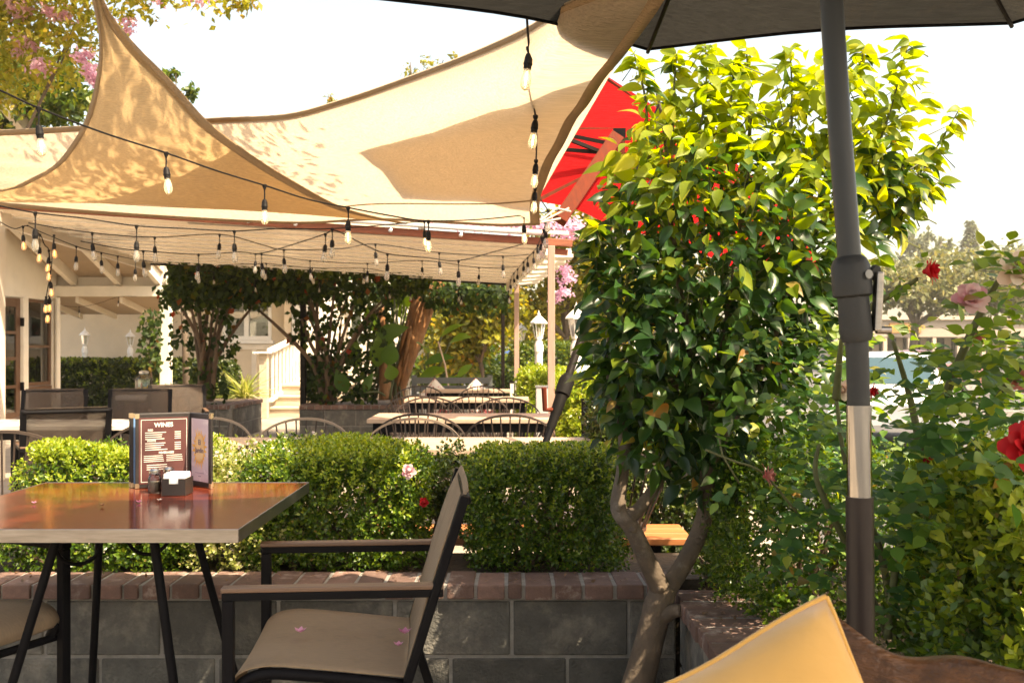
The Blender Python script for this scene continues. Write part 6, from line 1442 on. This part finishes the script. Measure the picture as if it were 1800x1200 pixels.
tree('loose grey green tree left of the pointed conifer', (X(1615, 120), 120, -.3), [L(1612, 430, 120, 30, 26), L(1600, 480, 120, 44, 40), L(1650, 470, 120, 24, 40), L(1660, 430, 122, 10, 24)], 2600, .8, m_conifer, .4, 4, group=FG)
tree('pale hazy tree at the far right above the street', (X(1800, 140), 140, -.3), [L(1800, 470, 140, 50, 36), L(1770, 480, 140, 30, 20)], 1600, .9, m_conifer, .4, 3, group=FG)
# bank building with sign
m_fascia = mat('tan_fascia', (.38, .31, .25), .8, var=.06); m_bankwall = mat('bank_wall', (.52, .42, .33), .85, var=.06)
YB2 = 84.0
bk = thing('bank_building', (X(1680, YB2), YB2, -.3), 'low tan bank building with a gold lettered sign across the street', 'building')
x0, x1 = X(1470, YB2), X(1860, YB2); zt, zf = P(0, 562, YB2).z, P(0, 592, YB2).z
MB().span((x0, YB2, zf), (x1, YB2 + .5, zt)).build('fascia', m_fascia, bk)
MB().span((x0, YB2 - .3, zt + .004), (x1, YB2 + 8, zt + .3)).build('roof', m_bankwall, bk)
MB().span((x0, YB2 + 2.2, -.3), (x1, YB2 + 8, zt)).build('wall', m_bankwall, bk)
for k in range(9):
    a = x0 + (x1 - x0) * (k + .12) / 9; b = x0 + (x1 - x0) * (k + .82) / 9
    f = MB().span((a, YB2 + 2.1, -.1), (b, YB2 + 2.19, .0)).span((a, YB2 + 2.1, zf - .2), (b, YB2 + 2.19, zf - .1)).span((a, YB2 + 2.1, .001), (a + .12, YB2 + 2.19, zf - .201)).span((b - .12, YB2 + 2.1, .001), (b, YB2 + 2.19, zf - .201)).build('window', m_darkmetal, bk)
    MB().span((a + .12, YB2 + 2.13, .0), (b - .12, YB2 + 2.15, zf - .2)).build('pane', m_interior, f)
    MB().span((x0 + (x1 - x0) * k / 9 - .15, YB2 + .05, -.3), (x0 + (x1 - x0) * k / 9 + .15, YB2 + .4, zf - .002)).build('column', m_bankwall, bk)
m_gold = mat('gold_letters', (.62, .40, .07), .4, var=.05); m_signback = mat('sign_board', (.40, .20, .07), .5)
sx_ = X(1590, YB2); sz_ = P(0, 576, YB2).z
MB().span((X(1563, YB2), YB2 - .14, sz_ - .42), (X(1618, YB2), YB2 - .02, sz_ + .42)).build('sign_panel', m_signback, bk)
text('WELLS FARGO', plane_frame(V((sx_, YB2 - .15, sz_)), V((1, 0, 0)), V((0, -1, 0))), .50, m_gold, bk, bold=.012)
# parked cars
m_carwhite = mat('white_car_paint', (.80, .80, .80), .18, coat=.6, var=.01); m_cardark = mat('maroon_car_paint', (.16, .05, .06), .2, coat=.6, var=.02); m_carblue = mat('blue_car_paint', (.03, .10, .30), .2, coat=.6, var=.02)
m_carglass = mat('car_glass', (.04, .08, .10), .12, spec=.35, var=.05); m_tyre = mat('tyre', (.02, .02, .02), .8); m_rim = mat('wheel_rim', (.5, .5, .5), .3, metal=.8)
def car(label, x, y, rz, m, s=1.0, z=-.30):
    t = thing('parked_car', (0, 0, 0), label, 'car', 'cars parked in the street')
    prof = [(-2.15, .42), (-2.2, .70), (-2.1, .86), (-1.45, .93), (-.8, .97), (.75, .99), (1.35, .93), (2.05, .84), (2.22, .70), (2.2, .40)]
    def section(pr, ws, name, mt, parent, close=True):
        rr = []
        for (x_, z_), w in zip(pr, ws): rr.append([V((x_, w, .28)), V((x_, w * 1.0, z_ - .12)), V((x_, w * .94, z_)), V((x_, 0, z_ + .03)), V((x_, -w * .94, z_)), V((x_, -w, z_ - .12)), V((x_, -w, .28))])
        return autosmooth(MB().grid(rr).build(name, mt, parent), 35)
    section(prof, [.72, .82, .86, .88, .89, .89, .88, .86, .80, .70], 'body', m, t)
    cab = [(-1.55, .93, .76), (-.95, 1.36, .62), (-.2, 1.43, .62), (.45, 1.37, .61), (1.15, .97, .75)]
    rr = [[V((x_, w * 1.05, .93)), V((x_, w, z_ - .03)), V((x_, w * .8, z_)), V((x_, 0, z_ + .015)), V((x_, -w * .8, z_)), V((x_, -w, z_ - .03)), V((x_, -w * 1.05, .93))] for x_, z_, w in cab]
    autosmooth(MB().grid(rr).build('cabin', m, t), 30)
    MB().add([(-1.50, -.62, .985), (-1.50, .62, .985), (-.99, .56, 1.355), (-.99, -.56, 1.355)], [(0, 1, 2, 3)]).build('rear_window', m_carglass, t, solid=.01)
    MB().add([(1.12, -.64, 1.0), (1.12, .64, 1.0), (.49, .54, 1.375), (.49, -.54, 1.375)], [(0, 1, 2, 3)]).build('windscreen', m_carglass, t, solid=.01)
    for s_ in (-1, 1):
        for a, b in ((-1.2, -.28), (-.2, .8)): MB().add([(a, s_ * .80, .98), (b, s_ * .80, .98), (min(b, .42), s_ * .645, 1.33), (max(a, -.85), s_ * .645, 1.33)], [(0, 1, 2, 3)]).build('side_window', m_carglass, t, solid=.012)
        for xw in (-1.35, 1.38):
            w_ = autosmooth(MB().lathe([(.20, -.10), (.31, -.10), (.325, -.06), (.325, .06), (.31, .10), (.20, .10)], (xw, s_ * .80, .325), 20, V((0, 1, 0))).build('wheel', m_tyre, t))
            MB().lathe([(.02, -.105), (.20, -.102), (.20, .102), (.02, .105)], (xw, s_ * .80, .325), 14, V((0, 1, 0))).build('rim', m_rim, w_)
        MB().box((2.17, s_ * .6, .68), (.06, .32, .12)).build('headlight', m_clear, t); MB().box((-2.16, s_ * .62, .74), (.06, .3, .12)).build('tail_light', m_cardark, t)
        MB().box((.85, s_ * .96, 1.0), (.12, .14, .10)).build('wing_mirror', m, t)
    place(t, x, y, R(rz), z); t.scale = (s, s, s); return t
car('white parked car behind the umbrella pole and rose leaves', X(1575, 15.5), 16.0, 72, m_carwhite)
car('maroon parked car beyond the white car, half hidden by roses', X(1680, 30), 33.0, 8, m_cardark)
car('blue car far down the street behind the lamp post', X(930, 44), 46.0, 0, m_carblue)
car('white car far down the street right of the tall lamp post', X(1055, 30), 31.0, 80, m_carwhite)
# utility pole among the far trees
up = thing('utility_pole', (X(1684, 100), 100, -.3), 'wooden utility pole with a crossarm between the far trees', 'utility pole')
MB().tube([(X(1684, 100), 100, -.3), (X(1684, 100), 100, P(0, 460, 100).z)], .16, 8).build('pole', m_vinebark, up)
MB().span((X(1662, 100), 99.8, P(0, 468, 100).z), (X(1712, 100), 99.95, P(0, 464, 100).z)).build('crossarm', m_oldwood, up)

# ================================================================ HAZE
m_haze = bpy.data.materials.new('haze'); m_haze.use_nodes = True; nt = m_haze.node_tree; nt.nodes.clear()
_o = nt.nodes.new('ShaderNodeOutputMaterial'); _v = nt.nodes.new('ShaderNodeVolumePrincipled')
_v.inputs['Color'].default_value = (1.0, .93, .78, 1); _v.inputs['Density'].default_value = 0.0010; _v.inputs['Anisotropy'].default_value = 0.35
nt.links.new(_v.outputs[0], _o.inputs['Volume'])
tag(MB().span((-400.5, -61, -1.5), (400.5, 901, 32.0)).build('haze', m_haze), kind='stuff')
